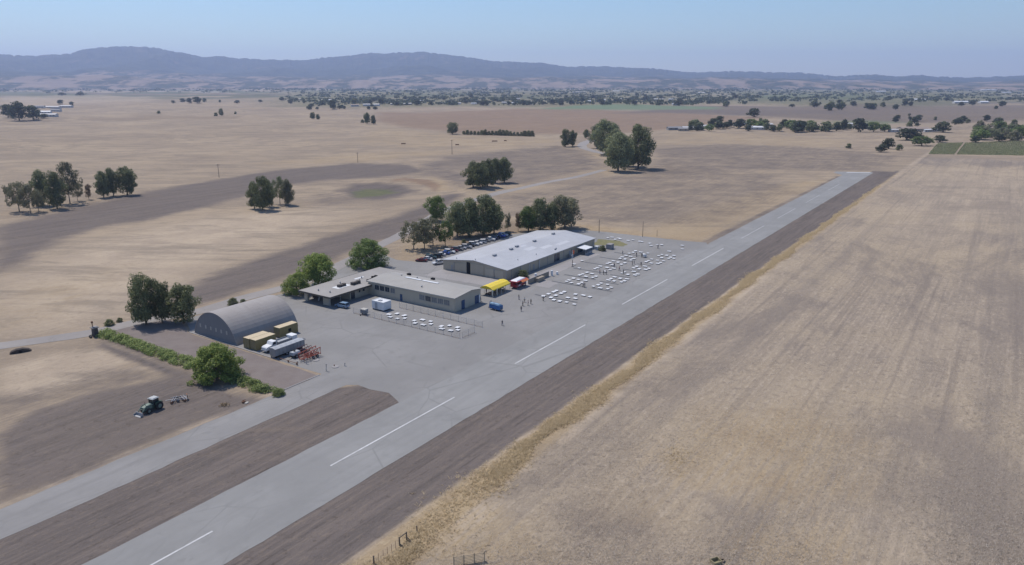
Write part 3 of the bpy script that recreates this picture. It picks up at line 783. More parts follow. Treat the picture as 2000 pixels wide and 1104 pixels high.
# ---- clump beyond the road
GC = 'trees in the clump beside the access road'
for i, (x, y, H, wd, s, lab) in enumerate([(924, 366, 17.0, .74, 13, 'left end tree of the dark clump across the access road, with reddish lower edge'), (938, 368, 17.0, .74, 14, 'nearest tree of the dark clump across the access road'),
        (952, 364, 18.6, .72, 16, 'tallest tree in the middle of the dark clump across the access road'), (968, 358, 17.5, .66, 19, 'tree with bare trunk right of centre in the clump across the access road'), (985, 357, 17.8, .74, 21, 'right end tree of the clump across the access road, casting the long shadow')]):
    tree('grove_tree', x, y, H, wd, 'gum', s, 'oak', lab, GC)
# ---- big trees on the back road
GD = 'big trees where the back road bends'
tree('giant_tree', 1207, 335, 31, .80, 'gum', 14, 'gum', 'nearest big tree at the bend of the back road, light green on top', GD)
tree('giant_tree', 1246, 330, 35, .68, 'oak', 15, 'oak', 'right hand giant dark tree casting a wide shadow on the field', GD)
tree('giant_tree', 1228, 325, 25, .75, 'gum', 16, 'oak', 'lower dark tree squeezed between the two giants at the road bend', GD)
tree('giant_tree', 1183, 302, 34, .76, 'oak', 23, 'gum', 'highest pale green crown behind the nearest big tree at the road bend', GD)
tree('giant_tree', 1200, 306, 26, .75, 'gum', 19, 'gum', 'crown half hidden between the high pale crown and the giants', GD)
tree('giant_tree', 1166, 290, 25, .8, 'gum', 13, 'gum', 'left shoulder tree of the big group on the back road', GD)
tree('grove_tree', 1145, 270, 11, .7, 'oak', 3, 'oak', 'small dark tree left of the big group, across the back road', GD)
tree('grove_tree', 1104, 287, 19, .6, 'oak', 1, 'oak', 'left tree of the dark pair beside the pale back road', GD)
tree('grove_tree', 1118, 286, 18, .58, 'gum', 16, 'oak', 'right tree of the dark pair beside the pale back road', GD)
# ---- lone trees in the golden fields
tree('field_tree', 884, 262, 15.5, .98, 'oak', 2, 'oak', 'rounded dark tree alone at the left end of the long bush row')
tree('field_tree', 717, 242, 19, .62, 'gum', 14, 'oak', 'taller tree of the pair alone in the far tan field')
tree('field_tree', 729, 243, 15, .6, 'oak', 1, 'oak', 'lower tree of the pair alone in the far tan field')
tree('field_bush', 708, 240, 6, .9, 'round', 4, 'oak', 'small bush touching the tall tree alone in the far field', cat='bush')
tree('field_tree', 611, 233, 13, .75, 'oak', 2, 'oak', 'dark tree alone in the field left of the twin trees')
tree('field_tree', 621, 234, 10, .75, 'oak', 3, 'oak', 'low dark tree beside the lone dark tree left of the twin trees')
tree('field_tree', 432, 226, 15, .7, 'oak', 1, 'oak', 'dark tree on the brown rise of the left field')
tree('field_bush', 422, 227, 8, .9, 'round', 4, 'oak', 'low bush beside the dark tree on the brown rise', cat='bush')
tree('field_bush', 460, 223, 6, .8, 'round', 6, 'oak', 'tiny lone bush right of the tree on the brown rise', cat='bush')
# bush row at the end of that tree
for i, x in enumerate(range(906, 1040, 7)):
    o = tree('row_bush', x, 263 + (x - 906) * 0.028, _tr.uniform(5, 8.5), .75, 'round', 4 if i % 2 else 6, 'oak', 'dark bush in the long straight row beyond the golden field', 'bushes in the long straight row', cat='bush')
# ---- left trees
tree('open_tree', 38, 414, 17.5, .66, 'open', 8, 'olive', 'leftmost loose tree of the clump at the left edge', G1)
tree('open_tree', 60, 417, 16.0, .56, 'open', 9, 'olive', 'second loose tree with a pale trunk at the left edge', G1)
tree('open_tree', 76, 414, 12.5, .55, 'open', 10, 'olive', 'small thin tree hugging the dark tree at the left edge', G1)
tree('dense_tree', 84, 402, 20.0, .6, 'gum', 13, 'gum', 'greyish tree rising behind the darkest tree at the left edge', G1)
tree('dense_tree', 112, 408, 20.5, .52, 'oak', 20, 'oak', 'darkest dense tree of the clump at the left edge', G1)
tree('tall_tree', 137, 398, 24.5, .52, 'open', 11, 'olive', 'tallest tree at the left edge, brown crown standing above the rest', G1)
tree('open_tree', 152, 393, 12, .5, 'open', 9, 'olive', 'thin low tree right of the tallest tree at the left edge', G1)
tree('dead_tree', 174, 390, 10, .55, 'tall', 18, 'dead', 'dry brown sapling between the two clumps of trees on the left', G1)
tree('grove_tree', 203, 386, 16.5, .56, 'gum', 14, 'gum', 'left tree of the three domed trees on the left slope', G1)
tree('grove_tree', 222, 383, 17.5, .54, 'gum', 19, 'gum', 'middle tree of the three domed trees, with a bare trunk', G1)
tree('grove_tree', 249, 381, 18.0, .68, 'oak', 22, 'oak', 'right and darkest of the three domed trees on the left slope', G1)
GE = 'trees on the pale slope above the dark band'
for x, y, H, wd, k, s, l, lab in [(497, 408, 15, .5, 'gum', 13, 'oak', 'left tree of the clump on the pale slope'), (513, 411, 18.5, .6, 'oak', 15, 'oak', 'nearest and darkest tree of the clump on the pale slope'),
        (526, 404, 15.5, .5, 'gum', 16, 'gum', 'tree in the middle of the clump on the pale slope, beside the gap'), (547, 399, 16.8, .48, 'open', 10, 'gum', 'tall airy tree right of the gap in the clump on the pale slope'), (563, 401, 15, .55, 'gum', 21, 'olive', 'right end tree of the clump on the pale slope, with brown outer leaves')]:
    tree('grove_tree', x, y, H, wd, k, s, l, lab, GE)

# ---- hedges along the gravel yard
def hedge(name, u0, v0, v1, wid, H, label, seed):
    r = random.Random(seed); cl = []
    L = abs(v1 - v0); n = int(L / 0.16)
    for i in range(n):
        t = (i + r.random()) / n
        yy = t * L; xx = r.uniform(-1, 1) * wid / 2; edge_ = 1 - (abs(xx) / (wid / 2)) ** 2 * 0.5
        endk = min(1, min(t, 1 - t) * L / 1.2 + 0.35)
        h = H * edge_ * endk * (0.72 + 0.38 * math.sin(yy * 0.9 + 2 * math.sin(yy * 0.23)) ** 2)
        cl.append(((xx, -yy, h * 0.48), (r.uniform(.6, 1.0), r.uniform(.6, 1.0), h * 0.6)))
    me = leaves_mesh(name, cl, 110, 0.15, LEAF['hedge'], seed, 0.01)
    o = link(name, me); o.location = W(u0, v0); o.rotation_euler = (0, 0, ROT)
    return tag(o, label, 'hedge')
hedge('hedge', 96.6, -204.5, -158.5, 4.2, 1.6, 'long low green hedge from the brick pillar to the round tree', 3)
hedge('hedge', 96.6, -144.5, -131.6, 3.8, 1.5, 'short low green hedge right of the round tree', 5)
tree('round_bush', 544, 772, 1.7, 1.5, 'round', 4, 'hedge', 'small round clipped bush at the road end of the hedge', cat='bush', size=0.2)
for x, y, H, s, lab in [(214, 636, 2.0, 4, 'dark little bush across the road from the brick pillar'), (234, 629, 1.3, 6, 'tiny dark bush right of the bush across from the pillar'), (455, 597, 2.6, 7, 'dull green bush behind the top of the arched hangar roof'), (475, 592, 1.4, 4, 'flat little bush right of the dull green bush behind the hangar')]:
    tree('roadside_bush', x, y, H, 1.2, 'round', s, 'oak', lab, cat='bush')
for x, y, H, s, lab in [(1022, 542, 3.0, 4, 'dark bush against the wall behind the red and white food stall'), (1176, 490, 2.4, 6, 'dark bush beside the pale block near the white porch'), (906, 474, 1.6, 4, 'low brown shrub on the dirt above the car row')]:
    tree('wall_bush', x, y, H, 1.15, 'round', s, 'oak', lab, cat='bush')

# ---- dry grass along the field edge (nobody could count it)
r_ = np.random.RandomState(5); n = 52000
u_ = r_.uniform(40, 560, n) ** 1.0; u_ = 40 + (u_ - 40) * r_.uniform(0, 1, n) ** 0.55
cen = np.interp(u_, [40, 66, 85, 120, 200, 330, 560], [-65.5, -66.5, -68.0, -69.2, -69.9, -70.8, -71.3]); wd_ = np.interp(u_, [40, 70, 120, 300, 560], [2.6, 2.4, 1.3, 1.0, 0.7])
wob_ = 0.45 * np.sin(u_ * 0.21) + 0.35 * np.sin(u_ * 0.083 + 1.7) + 0.2 * np.sin(u_ * 0.57)
v_ = cen + wob_ * np.minimum(1, wd_) + r_.normal(size=n) * wd_ * (0.78 + 0.28 * np.sin(u_ * 0.15 + 0.6) + 0.15 * np.sin(u_ * 0.43))
keep = (np.sin(u_ * 0.13) + np.sin(u_ * 0.047 + 1) + r_.normal(size=n) * 0.8) > -1.2
u_, v_ = u_[keep], v_[keep]
# tufts scattered near the corral and in the stubble
px_ = [(r_.uniform(800, 960), r_.uniform(960, 1090)) for _ in range(260)] + [(1320 + r_.normal() * 16, 893 + r_.normal() * 15) for _ in range(160)] + [(r_.uniform(960, 1240), 0) for _ in range(0)]
# short straw standing all over the near part of the harvested field
st_ = np.stack([r_.uniform(690, 2060, 90000), 1130 - 430 * r_.uniform(0, 1, 90000) ** 1.3], 1)
a_ = (st_[:, 0] - 1000) / F; b_ = -(st_[:, 1] - 552) / F; dz_ = -math.sin(PITCH) + b_ * math.cos(PITCH); dy_ = math.cos(PITCH) + b_ * math.sin(PITCH); t_ = -CAM_H / dz_
su_ = a_ * t_ * SU + dy_ * t_ * CU; sv_ = a_ * t_ * CU - dy_ * t_ * SU
kp = (sv_ > np.interp(su_, [40, 66, 120, 330], [-62, -63, -66.5, -69])) & (np.sin(su_ * .11 + 2 * np.sin(sv_ * .07)) + np.sin(sv_ * .23) * .7 + r_.normal(size=len(su_)) * .9 > -.4)
su_, sv_ = su_[kp], sv_[kp]
ex = np.array([uvp(*p) for p in px_])
def blades_object(name, u_, v_, hh, B, w0, w1, m):
    n = len(u_); V = []; hh = hh * r_.uniform(0.5, 1.35, n)
    gx = u_ * SU + v_ * CU; gy = u_ * CU - v_ * SU; gz = height(gx, gy)
    for b in range(B):
        a = r_.uniform(0, 6.28, n); w2 = r_.uniform(w0, w1, n); lean = r_.uniform(0.8, 1.7, n) * hh; o_ = r_.normal(size=(n, 2)) * 0.14
        cx_, cy_ = gx + o_[:, 0], gy + o_[:, 1]; tx, ty = np.cos(a), np.sin(a); l2 = r_.uniform(0, 6.28, n)
        p0 = np.stack([cx_ - tx * w2, cy_ - ty * w2, gz - 0.02], 1); p1 = np.stack([cx_ + tx * w2, cy_ + ty * w2, gz - 0.02], 1)
        tipc = np.stack([cx_ + np.cos(l2) * lean, cy_ + np.sin(l2) * lean, gz + hh], 1); k_ = np.stack([tx, ty, tx * 0], 1) * (w2 * 0.5)[:, None]
        V.append(np.stack([p0, p1, tipc + k_, tipc - k_], 1))
    V = np.concatenate(V); n = len(V); me = bpy.data.meshes.new(name)
    me.vertices.add(n * 4); me.vertices.foreach_set('co', V.astype(np.float32).ravel()); me.loops.add(n * 4); me.loops.foreach_set('vertex_index', np.arange(n * 4, dtype=np.int32))
    me.polygons.add(n); me.polygons.foreach_set('loop_start', np.arange(0, n * 4, 4, dtype=np.int32)); me.update(calc_edges=True); me.materials.append(m)
    return tag(link(name, me), kind='stuff')
def grass_mat(name, lo, hi):
    gm = leaf_mat(name, lo, hi, 0.3)
    _t = gm.node_tree; _g = _t.nodes.new('ShaderNodeNewGeometry'); _m = _t.nodes.new('ShaderNodeMix'); _m.data_type = 'VECTOR'
    _m.inputs[0].default_value = 0.75; _t.links.new(_g.outputs['Normal'], _m.inputs[4]); _m.inputs[5].default_value = (0, 0, 1)
    _t.links.new(_m.outputs[1], _t.nodes['Principled BSDF'].inputs['Normal'])
    return gm
hv = np.concatenate([np.full(keep.sum(), 0.32), np.full(len(px_), 0.22)])
blades_object('dry_grass', np.concatenate([u_, ex[:, 0]]), np.concatenate([v_, ex[:, 1]]), hv, 4, .02, .055, grass_mat('dry_grass_blades', (0.46, 0.36, 0.215), (0.66, 0.54, 0.36)))
k3 = r_.rand(len(su_)) < .8
blades_object('stubble', su_[k3], sv_[k3], np.full(k3.sum(), .15), 3, .018, .045, grass_mat('stubble_straw', (0.38, 0.335, 0.285), (0.68, 0.60, 0.515)))
# ================================================================== buildings
def root_uv(name, label, cat, u, v, z=0.0, rz=ROT, group=None):
    return empty(name, label, cat, W(u, v, z), rz, group)
M_tan = mat('tan_metal_wall', (0.41, 0.36, 0.28), 0.6, 0.08, 0.4, streak=(3.0, 3.0, 0.15))
M_cream = mat('cream_stucco', (0.46, 0.41, 0.325), 0.8, 0.08, 0.6, streak=(1.5, 1.5, 0.3))
M_trim = mat('pale_trim', (0.42, 0.40, 0.355), 0.6, 0.08)
M_dark = mat('dark_glass', (0.035, 0.045, 0.06), 0.15, 0.1, 1.0, 0.5)
M_blind = mat('blinds_glass', (0.17, 0.18, 0.19), 0.25, 0.25, 3.0, 0.5)
M_black = mat('dark_opening', (0.02, 0.02, 0.022), 0.9, 0.05, 1.0, 0.05)
M_steel = mat('galvanised_steel', (0.30, 0.31, 0.33), 0.5, 0.15, 1.0, 0.4, 0.2)
M_whitep = mat('white_paint', (0.66, 0.67, 0.68), 0.5, 0.08, 1.0)
M_rubber = mat('tyre_rubber', (0.03, 0.03, 0.032), 0.85, 0.15, 3.0, 0.2)
M_blue = mat('blue_paint', (0.035, 0.13, 0.33), 0.45, 0.15, 1.5)
M_doorb = mat('blue_door', (0.035, 0.075, 0.16), 0.5, 0.15, 1.5)
M_wood = mat('weathered_wood', (0.20, 0.16, 0.12), 0.85, 0.25, 2.0, 0.1)
M_rust = mat('rusty_iron', (0.20, 0.11, 0.07), 0.85, 0.3, 2.0, 0.15)
def roof_metal(name, base, seam=0.45, rough=0.5):
    """standing seam sheets: ribs along local x, faint rust and dust"""
    q = NT(name); p = q.n('TexCoord').outputs['Object']
    wv = q.n('TexWave'); wv.wave_type = 'BANDS'; wv.bands_direction = 'Y'; wv.inputs['Scale'].default_value = 1.0 / seam * 0.16
    q.put(wv.inputs['Vector'], p)
    big = q.noise(p, 0.12, 5, 0.6); st = q.noise(q.mapping(p, 0, (0.12, 0.9, 1)), 1.0, 4, 0.6)
    c = q.mix(q.rng(big, 0.3, 0.7), tuple(b * 0.92 for b in base), tuple(b * 1.05 for b in base))
    c = q.mix(q.math('MULTIPLY', q.rng(st, 0.45, 0.75), 0.3), c, tuple(b * 0.80 for b in base))
    q.bump(wv.outputs['Fac'], 0.4, 0.04)
    return q.done(c, rough, 0.3)
M_roofw = roof_metal('white_metal_roof', (0.43, 0.435, 0.45))
M_roofg = roof_metal('grey_gravel_roof', (0.30, 0.285, 0.27), 2.0, 0.8)
M_roofb = roof_metal('beige_metal_roof', (0.33, 0.315, 0.29), 0.8, 0.6)

M_rpatch = mat('pale_roof_patch', (.50, .505, .52), .5, .1)
M_acb = mat('brown_unit', (.085, .072, .064), .8, .25, 2.0)
# ---- arched hangar
hg = root_uv('quonset_hangar', 'arched grey metal hangar at the edge of the gravel yard', 'hangar', 111.6, -173.4)
Lh, Wh, Hh = 20.6, 9.5, 7.5
RR_ = (Wh ** 2 + Hh ** 2) / (2 * Hh); a0_ = math.asin(min(1, Wh / RR_)); 
arc = []
for i in range(25):
    a = -a0_ + 2 * a0_ * i / 24
    arc.append((RR_ * math.sin(a), RR_ * math.cos(a) - (RR_ - Hh)))
q = NT('corrugated_arch'); p = q.n('TexCoord').outputs['Object']
wv = q.n('TexWave'); wv.wave_type = 'BANDS'; wv.bands_direction = 'X'; wv.inputs['Scale'].default_value = 0.55; q.put(wv.inputs['Vector'], p)
big = q.noise(p, 0.25, 5, 0.6); st = q.noise(q.mapping(p, 0, (0.9, 0.15, 0.15)), 1.0, 4)
c = q.mix(q.rng(big, 0.3, 0.7), (0.29, 0.265, 0.248), (0.32, 0.295, 0.275)); c = q.mix(q.math('MULTIPLY', q.rng(st, 0.45, 0.75), 0.35), c, (0.235, 0.213, 0.20))
q.bump(wv.outputs['Fac'], 0.12, 0.03); M_arch = q.done(c, 0.6, 0.3)
sh = MB(); n = len(arc); inner = [(y * 0.985, max(0, z - 0.12)) for y, z in arc]
for x0, x1 in ((0, Lh),):
    vs_ = [(x, y, z) for x in (x0, x1) for y, z in arc] + [(x, y, z) for x in (x0, x1) for y, z in inner]
    fs = []
    for i in range(n - 1):
        fs += [(i, i + 1, n + i + 1, n + i), (2 * n + i, 3 * n + i, 3 * n + i + 1, 2 * n + i + 1), (i, 2 * n + i, 2 * n + i + 1, i + 1), (n + i, n + i + 1, 3 * n + i + 1, 3 * n + i)]
    sh.add(vs_, fs)
sh.build('roof_shell', M_arch, hg)
M_end = mat('grey_end_wall', (0.20, 0.20, 0.205), 0.8, 0.12, 0.5, streak=(2, 2, 0.2))
endw = MB().prism([(y * 0.984, z * 0.985) for y, z in arc], 'x', 0.12, 0.35).build('end_wall', M_end, hg)
MB().prism([(y * 0.984, z * 0.985) for y, z in arc], 'x', Lh - 0.35, Lh - 0.12).build('end_wall', M_end, hg)
for y in (6.4, 3.9, 1.6, -0.7, -3.0, -5.4):
    wn = MB().span((0.05, y - 0.28, 2.25), (0.12, y + 0.28, 3.25)).build('window', M_trim, endw)
MB().span((0.03, -9.3, 0), (0.12, 9.3, 0.35)).build('base_band', M_conc, hg)
MB().span((Lh - 0.12, -3.0, 0), (Lh - 0.04, 3.0, 4.6)).build('sliding_door', M_steel, hg)

# ---- tan containers
M_cont = mat('ochre_container', (0.245, 0.195, 0.085), 0.6, 0.15, 0.8, streak=(1, 1, 0.25))
M_ctop = mat('cream_container_top', (0.52, 0.43, 0.29), 0.7, 0.15, 0.6)
def container(u, v, label, L=6.4, Wd=2.42, H=2.85):
    o = root_uv('shipping_container', label, 'container', u, v, 0.014, group='ochre shipping containers')
    b = MB(); pts = []
    k = 24                                  # corrugated long sides
    for s in (1, -1):
        prof = []
        for i in range(k + 1):
            x = 0.12 + (L - 0.24) * i / k; prof.append((x, s * (Wd / 2 - (0.05 if i % 2 else 0.0))))
        vs_ = [(x, y, z) for z in (0.18, H - 0.14) for x, y in prof]
        b.add(vs_, [(i, i + 1, k + 2 + i, k + 1 + i) for i in range(k)])
    b.span((0.08, -Wd / 2 + .06, 0.1), (0.14, Wd / 2 - .06, H - 0.12)); b.span((L - .14, -Wd / 2 + .06, 0.1), (L - .08, Wd / 2 - .06, H - .12))
    b.build('walls', M_cont, o)
    f = MB()
    for x in (0.07, L - 0.07):
        for y in (-Wd / 2 + .07, Wd / 2 - .07): f.span((x - .07, y - .07, 0), (x + .07, y + .07, H))
    for y in (-Wd / 2 + .06, Wd / 2 - .06): f.span((0.14, y - .06, H - .14), (L - .14, y + .06, H - 0.002)); f.span((0.14, y - .06, 0.04), (L - .14, y + .06, .18))
    for x in (0.06, L - 0.06): f.span((x - .05, -Wd / 2 + .14, H - .14), (x + .05, Wd / 2 - .14, H - 0.004))
    f.build('frame', M_cont, o)
    MB().span((0.02, -Wd / 2 + .02, H + .002), (L - .02, Wd / 2 - .02, H + .05)).build('roof', M_ctop, o)
    for s in (1, -1):
        d = MB().span((0.02, 0.02 * s if s > 0 else -Wd / 2 + .15, 0.2), (0.075, Wd / 2 - .15 if s > 0 else -0.02, H - .2)).build('door', M_cont, o)
        lb = MB()
        for yy in (0.3, 0.8): lb.tube((0.0, s * yy, 0.25), (0.0, s * yy, H - .25), 0.025, n=5)
        lb.build('lock_bar', M_steel, d)
    return o
container(111.7, -159.9, 'ochre container against the arched hangar, left one of the touching pair')
container(111.9, -157.4, 'ochre container beside the white truck, right one of the touching pair')
c3 = container(121.9, -160.3, 'single ochre container with a dark side hatch behind the touching pair', L=6.3)
MB().span((3.0, -1.27, 1.0), (3.9, -1.215, 1.9)).build('hatch', M_black, c3)

# ---- long cream building with windows
b2 = root_uv('office_building', 'long cream building with two rows of windows facing the fenced tables', 'building', 167.2, -133.9)
W2, L2, H2 = 13.2, 36.3, 4.35                                   # x depth, y length
MB().span((0, 0, 0), (W2, L2, H2)).prism([(0, H2), (W2, H2), (W2 * .62, H2 + 0.62)], 'y', 0.002, L2 - .002).build('wall', M_cream, b2)
rf = MB(); e = 0.45
for x0, z0, x1, z1 in ((-e, H2 - .03, W2 * .62, H2 + .68), (W2 * .62, H2 + .68, W2 + e, H2 - .03)):
    rf.add([(x0, -e, z0 + .05), (x1, -e, z1 + .05), (x1, L2 + e, z1 + .05), (x0, L2 + e, z0 + .05), (x0, -e, z0 + .25), (x1, -e, z1 + .25), (x1, L2 + e, z1 + .25), (x0, L2 + e, z0 + .25)],
           [(0, 3, 2, 1), (4, 5, 6, 7), (0, 1, 5, 4), (2, 3, 7, 6), (3, 0, 4, 7), (1, 2, 6, 5)])
roof2 = rf.build('roof', M_roofb, b2)
for ya, yb in ((13.0, 19.5), (20.3, 27.0)):
    zr = H2 + .97
    MB().span((W2 * .62 - .45, ya, zr - .03), (W2 * .62 + .45, yb, zr + .1)).build('ridge_skylight', M_whitep, roof2)
for x, y in ((3.2, 15.8), (9.9, 30.5), (10.4, 24.0)):
    MB().tube((x, y, H2 + .2), (x, y, H2 + 1.0), .22, n=8).tube((x, y, H2 + 1.0), (x, y, H2 + 1.15), .34, .1, n=8).build('roof_vent', M_steel, roof2)
for x, y in ((12.6, 19.0), (12.6, 29.5)):
    MB().span((x - .5, y - .6, H2 + .25), (x + .4, y + .6, H2 + .95)).build('air_unit', M_black, roof2)
MB().span((-.5, -.47, H2 - .06), (-.455, L2 + .47, H2 + .26)).build('fascia', M_trim, roof2)
def win(par, x, y0, y1, z0, z1, m, label=None, split=2):
    f = MB(); t = .07
    f.span((x - .05, y0, z0), (x, y1, z0 + t)); f.span((x - .05, y0, z1 - t), (x, y1, z1)); f.span((x - .05, y0, z0 + t), (x, y0 + t, z1 - t)); f.span((x - .05, y1 - t, z0 + t), (x, y1, z1 - t))
    for i in range(1, split): ym = y0 + (y1 - y0) * i / split; f.span((x - .045, ym - .03, z0 + t), (x, ym + .03, z1 - t))
    o = f.build('window', M_trim, par)
    if label: o['label'] = label
    MB().span((x - .025, y0 + t, z0 + t), (x - .004, y1 - t, z1 - t)).build('pane', m, o)
    MB().span((x - .1, y0 - .05, z0 - .08), (x - .002, y1 + .05, z0 - .003)).build('sill', M_trim, o)
for i, y in enumerate((31.4, 29.1, 26.8, 24.4)): win(b2, 0, y, y + 2.0, 2.0, 3.7, M_dark if i < 3 else M_blind)
for i in range(5): win(b2, 0, 1.9 + i * 2.5, 1.9 + i * 2.5 + 2.25, 1.75, 3.5, M_blind if i != 3 else M_dark, split=3)
def door(par, a, b, m, handle=None, name='door'):
    d = MB().span(a, b).build(name, m, par)
    if handle: MB().ball(handle, .06).build('handle', M_steel, d)
    return d
door(b2, (-.07, 21.3, 0.05), (-.004, 22.3, 2.25), M_doorb, (-.1, 21.45, 1.05))
door(b2, (3.4, -.08, 0.05), (5.0, -.004, 2.9), M_doorb, (4.8, -.12, 1.1))
door(b2, (10.3, -.08, 0.05), (12.3, -.004, 2.7), M_doorb, (10.5, -.12, 1.1))
MB().span((12.45, -.1, 0), (12.95, -.004, 2.6)).build('pale_panel', M_whitep, b2)
MB().span((.05, -.06, 0), (.95, -.003, H2 - .1)).build('corner_pilaster', M_cream, b2)

# ---- low flat roofed building with carport
b1 = root_uv('carport_building', 'low flat roofed building with an open carport joined to the long cream building', 'building', 149.2, -168.9)
L1, W1, H1 = 36.5, 14.0, 3.35
rf = MB(); rf.span((-.4, -.5, H1), (L1, W1, H1 + .22)); roof1 = rf.build('roof', M_roofg, b1)
MB().span((-.52, -.62, H1 - .3), (-.42, W1 + .1, H1 + .26)).span((-.42, -.62, H1 - .3), (17.5, -.52, H1 + .26)).span((-.42, W1 + .02, H1 - .3), (L1, W1 + .12, H1 + .26)).build('fascia', mat('brown_fascia', (.10, .085, .07), .7, .15), roof1)
MB().span((9.5, 1.2, 0), (L1 - .2, W1 - .6, H1 - .002)).build('wall', M_cream, b1)
MB().span((1.2, 2.0, 0), (2.0, 4.6, H1 - .002)).build('carport_pillar', M_cream, b1)
MB().span((1.2, 11.8, 0), (1.9, 13.4, H1 - .002)).build('carport_pillar', M_cream, b1)
MB().span((4.5, 13.2, 0), (9.4, 13.5, H1 - .002)).build('side_wall', M_wood, b1)
for x in (0.3, 4.8): MB().tube((x, .5, 0), (x, .5, H1), .08).build('carport_post', M_steel, b1)
for x0, x1, z0, z1 in ((9.9, 11.6, .1, 2.3), (13.4, 14.2, 1.6, 2.3), (15.2, 16.0, 1.6, 2.3)):
    w_ = MB().span((x0, 1.12, z0), (x1, 1.196, z1)).build('window' if z0 > 1 else 'door', M_dark, b1)
for x, y, sx, sy, sz in ((10.6, 6.0, 3.2, 1.1, .8), (15.2, 4.3, 3.6, 1.2, .9), (20.5, 3.2, 2.4, .7, .7), (24.5, 4.8, 2.2, 1.0, .7), (29.5, 3.4, 3.6, .5, .5)):
    a_ = MB()
    for i in range(3): a_.span((x - sx / 2 + i * sx / 3 + .06, y - sy / 2, H1 + .26), (x - sx / 2 + (i + 1) * sx / 3 - .06, y + sy / 2, H1 + .24 + sz * (1 - .15 * (i % 2))))
    a_.span((x - sx / 2, y - sy / 2 - .1, H1 + .222), (x + sx / 2, y + sy / 2 + .1, H1 + .259)); a_.build('air_unit', M_acb if x < 16 else M_black, roof1)
MB().span((7.8, 4.6, H1 + .221), (13.5, 7.6, H1 + .235)).build('roof_patch', M_whitep, roof1)
MB().span((19.5, 8.6, H1 + .221), (23.5, 9.6, H1 + .24)).build('roof_patch', M_whitep, roof1)
for x, y in ((2.8, 8.3), (3.4, 3.6), (13.0, 9.2), (19.0, 6.4), (21.8, 8.2)):
    MB().tube((x, y, H1 + .2), (x, y, H1 + .75), .2).tube((x, y, H1 + .75), (x, y, H1 + .88), .3, .12).build('roof_vent', M_steel, roof1)
lb = MB().box((3.2, 8.6, 1.15), (2.6, .35, .12), M=Matrix.Rotation(R(35), 3, 'Z') @ Matrix.Rotation(R(-38), 3, 'Y')).build('leaning_board', M_whitep)
lb.location = W(149.2, -168.9); lb.rotation_euler = (0, 0, ROT); tag(lb, 'white board leaning in the shade under the carport roof', 'board')

# ---- long metal building
b3 = root_uv('metal_building', 'huge tan building with a wide white metal roof in front of the parked cars', 'building', 206.9, -141.9)
L3, W3, H3, P3 = 66.5, 28.8, 3.62, 1.65
gp = [(0, 0), (W3, 0), (W3, H3), (W3 / 2, H3 + P3), (0, H3)]
MB().prism(gp, 'x', 0, L3).build('wall', M_tan, b3)
rf = MB(); ex_, ey_ = .35, .5
for y0, z0, y1, z1 in ((-ey_, H3 - .05, W3 / 2, H3 + P3 + .01), (W3 / 2, H3 + P3 + .01, W3 + ey_, H3 - .05)):
    rf.add([(x, y, z + dz) for dz in (.03, .2) for x, y, z in ((-ex_, y0, z0), (L3 + ex_, y0, z0), (L3 + ex_, y1, z1), (-ex_, y1, z1))],
           [(0, 3, 2, 1), (4, 5, 6, 7), (0, 1, 5, 4), (1, 2, 6, 5), (2, 3, 7, 6), (3, 0, 4, 7)])
roof3 = rf.build('roof', M_roofw, b3)
def zr3(y): return H3 + P3 * (1 - abs(y - W3 / 2) / (W3 / 2)) + .2
for x, y in ((10.5, 12.6), (22.5, 13.2), (27.5, 13.9), (40.0, 13.6), (56.5, 14.6)):
    MB().span((x - .9, y - .35, zr3(y) - .05), (x + .9, y + .35, zr3(y) + .5)).span((x - 1.0, y - .5, zr3(y) + .5), (x + 1.0, y + .5, zr3(y) + .58)).build('ridge_vent', M_steel, roof3)
for x, y, sx, sy in ((30, 9.2, 6.5, 2.6), (37.5, 6.4, 7.0, 2.2), (48, 5.0, 9, 2.0), (30.5, 13.0, 3.5, 1.3)):
    z = [zr3(y - sy / 2) + .012, zr3(y + sy / 2) + .012]
    MB().add([(x - sx / 2, y - sy / 2, z[0]), (x + sx / 2, y - sy / 2, z[0]), (x + sx / 2, y + sy / 2, z[1]), (x - sx / 2, y + sy / 2, z[1])], [(0, 1, 2, 3)]).build('roof_patch', M_rpatch, roof3)
MB().box((37.6, 2.2, zr3(2.2) + .2), (2.6, .35, .4), rz=R(18)).build('roof_fan', M_steel, roof3)
for x, y in ((.4, 14.0), (1.5, 23.5), (24.5, 3.0), (13.0, 3.8)):
    MB().tube((x, y, zr3(y) - .05), (x, y, zr3(y) + .55), .13).build('roof_vent', M_steel, roof3)
# end wall openings
MB().span((-.09, 16.0, 0), (-.004, 17.7, 4.3)).build('open_doorway', M_black, b3)
dd = MB().span((-.14, 17.75, .05), (-.02, 23.2, 3.5)).build('sliding_door', M_tan, b3)
dd = MB().span((-.14, 9.9, .05), (-.02, 15.95, 4.1)).build('sliding_door', M_tan, b3)
for y0, y1 in ((1.2, 5.0), (5.6, 9.4)):
    d_ = MB().span((-.1, y0, .05), (-.004, y1, 3.1)).build('roll_up_door', M_cream, b3)
MB().span((-.08, 24.2, 0), (-.004, 25.1, 2.2)).build('door', M_steel, b3)
for y in (0.1, 5.3, 23.6): MB().span((-.12, y - .12, 0), (-.003, y + .12, 3.4)).build('wall_post', M_steel, b3)
for x in np.arange(3, 66, 6.2):
    MB().span((x, -.1, 0), (x + .18, -.003, H3 - .1)).build('wall_rib', M_steel, b3)
for x in (9.0, 14.5, 21.5): MB().tube((x, -.35, 0), (x, -.35, H3 - .15), .08).build('downspout', M_whitep, b3)
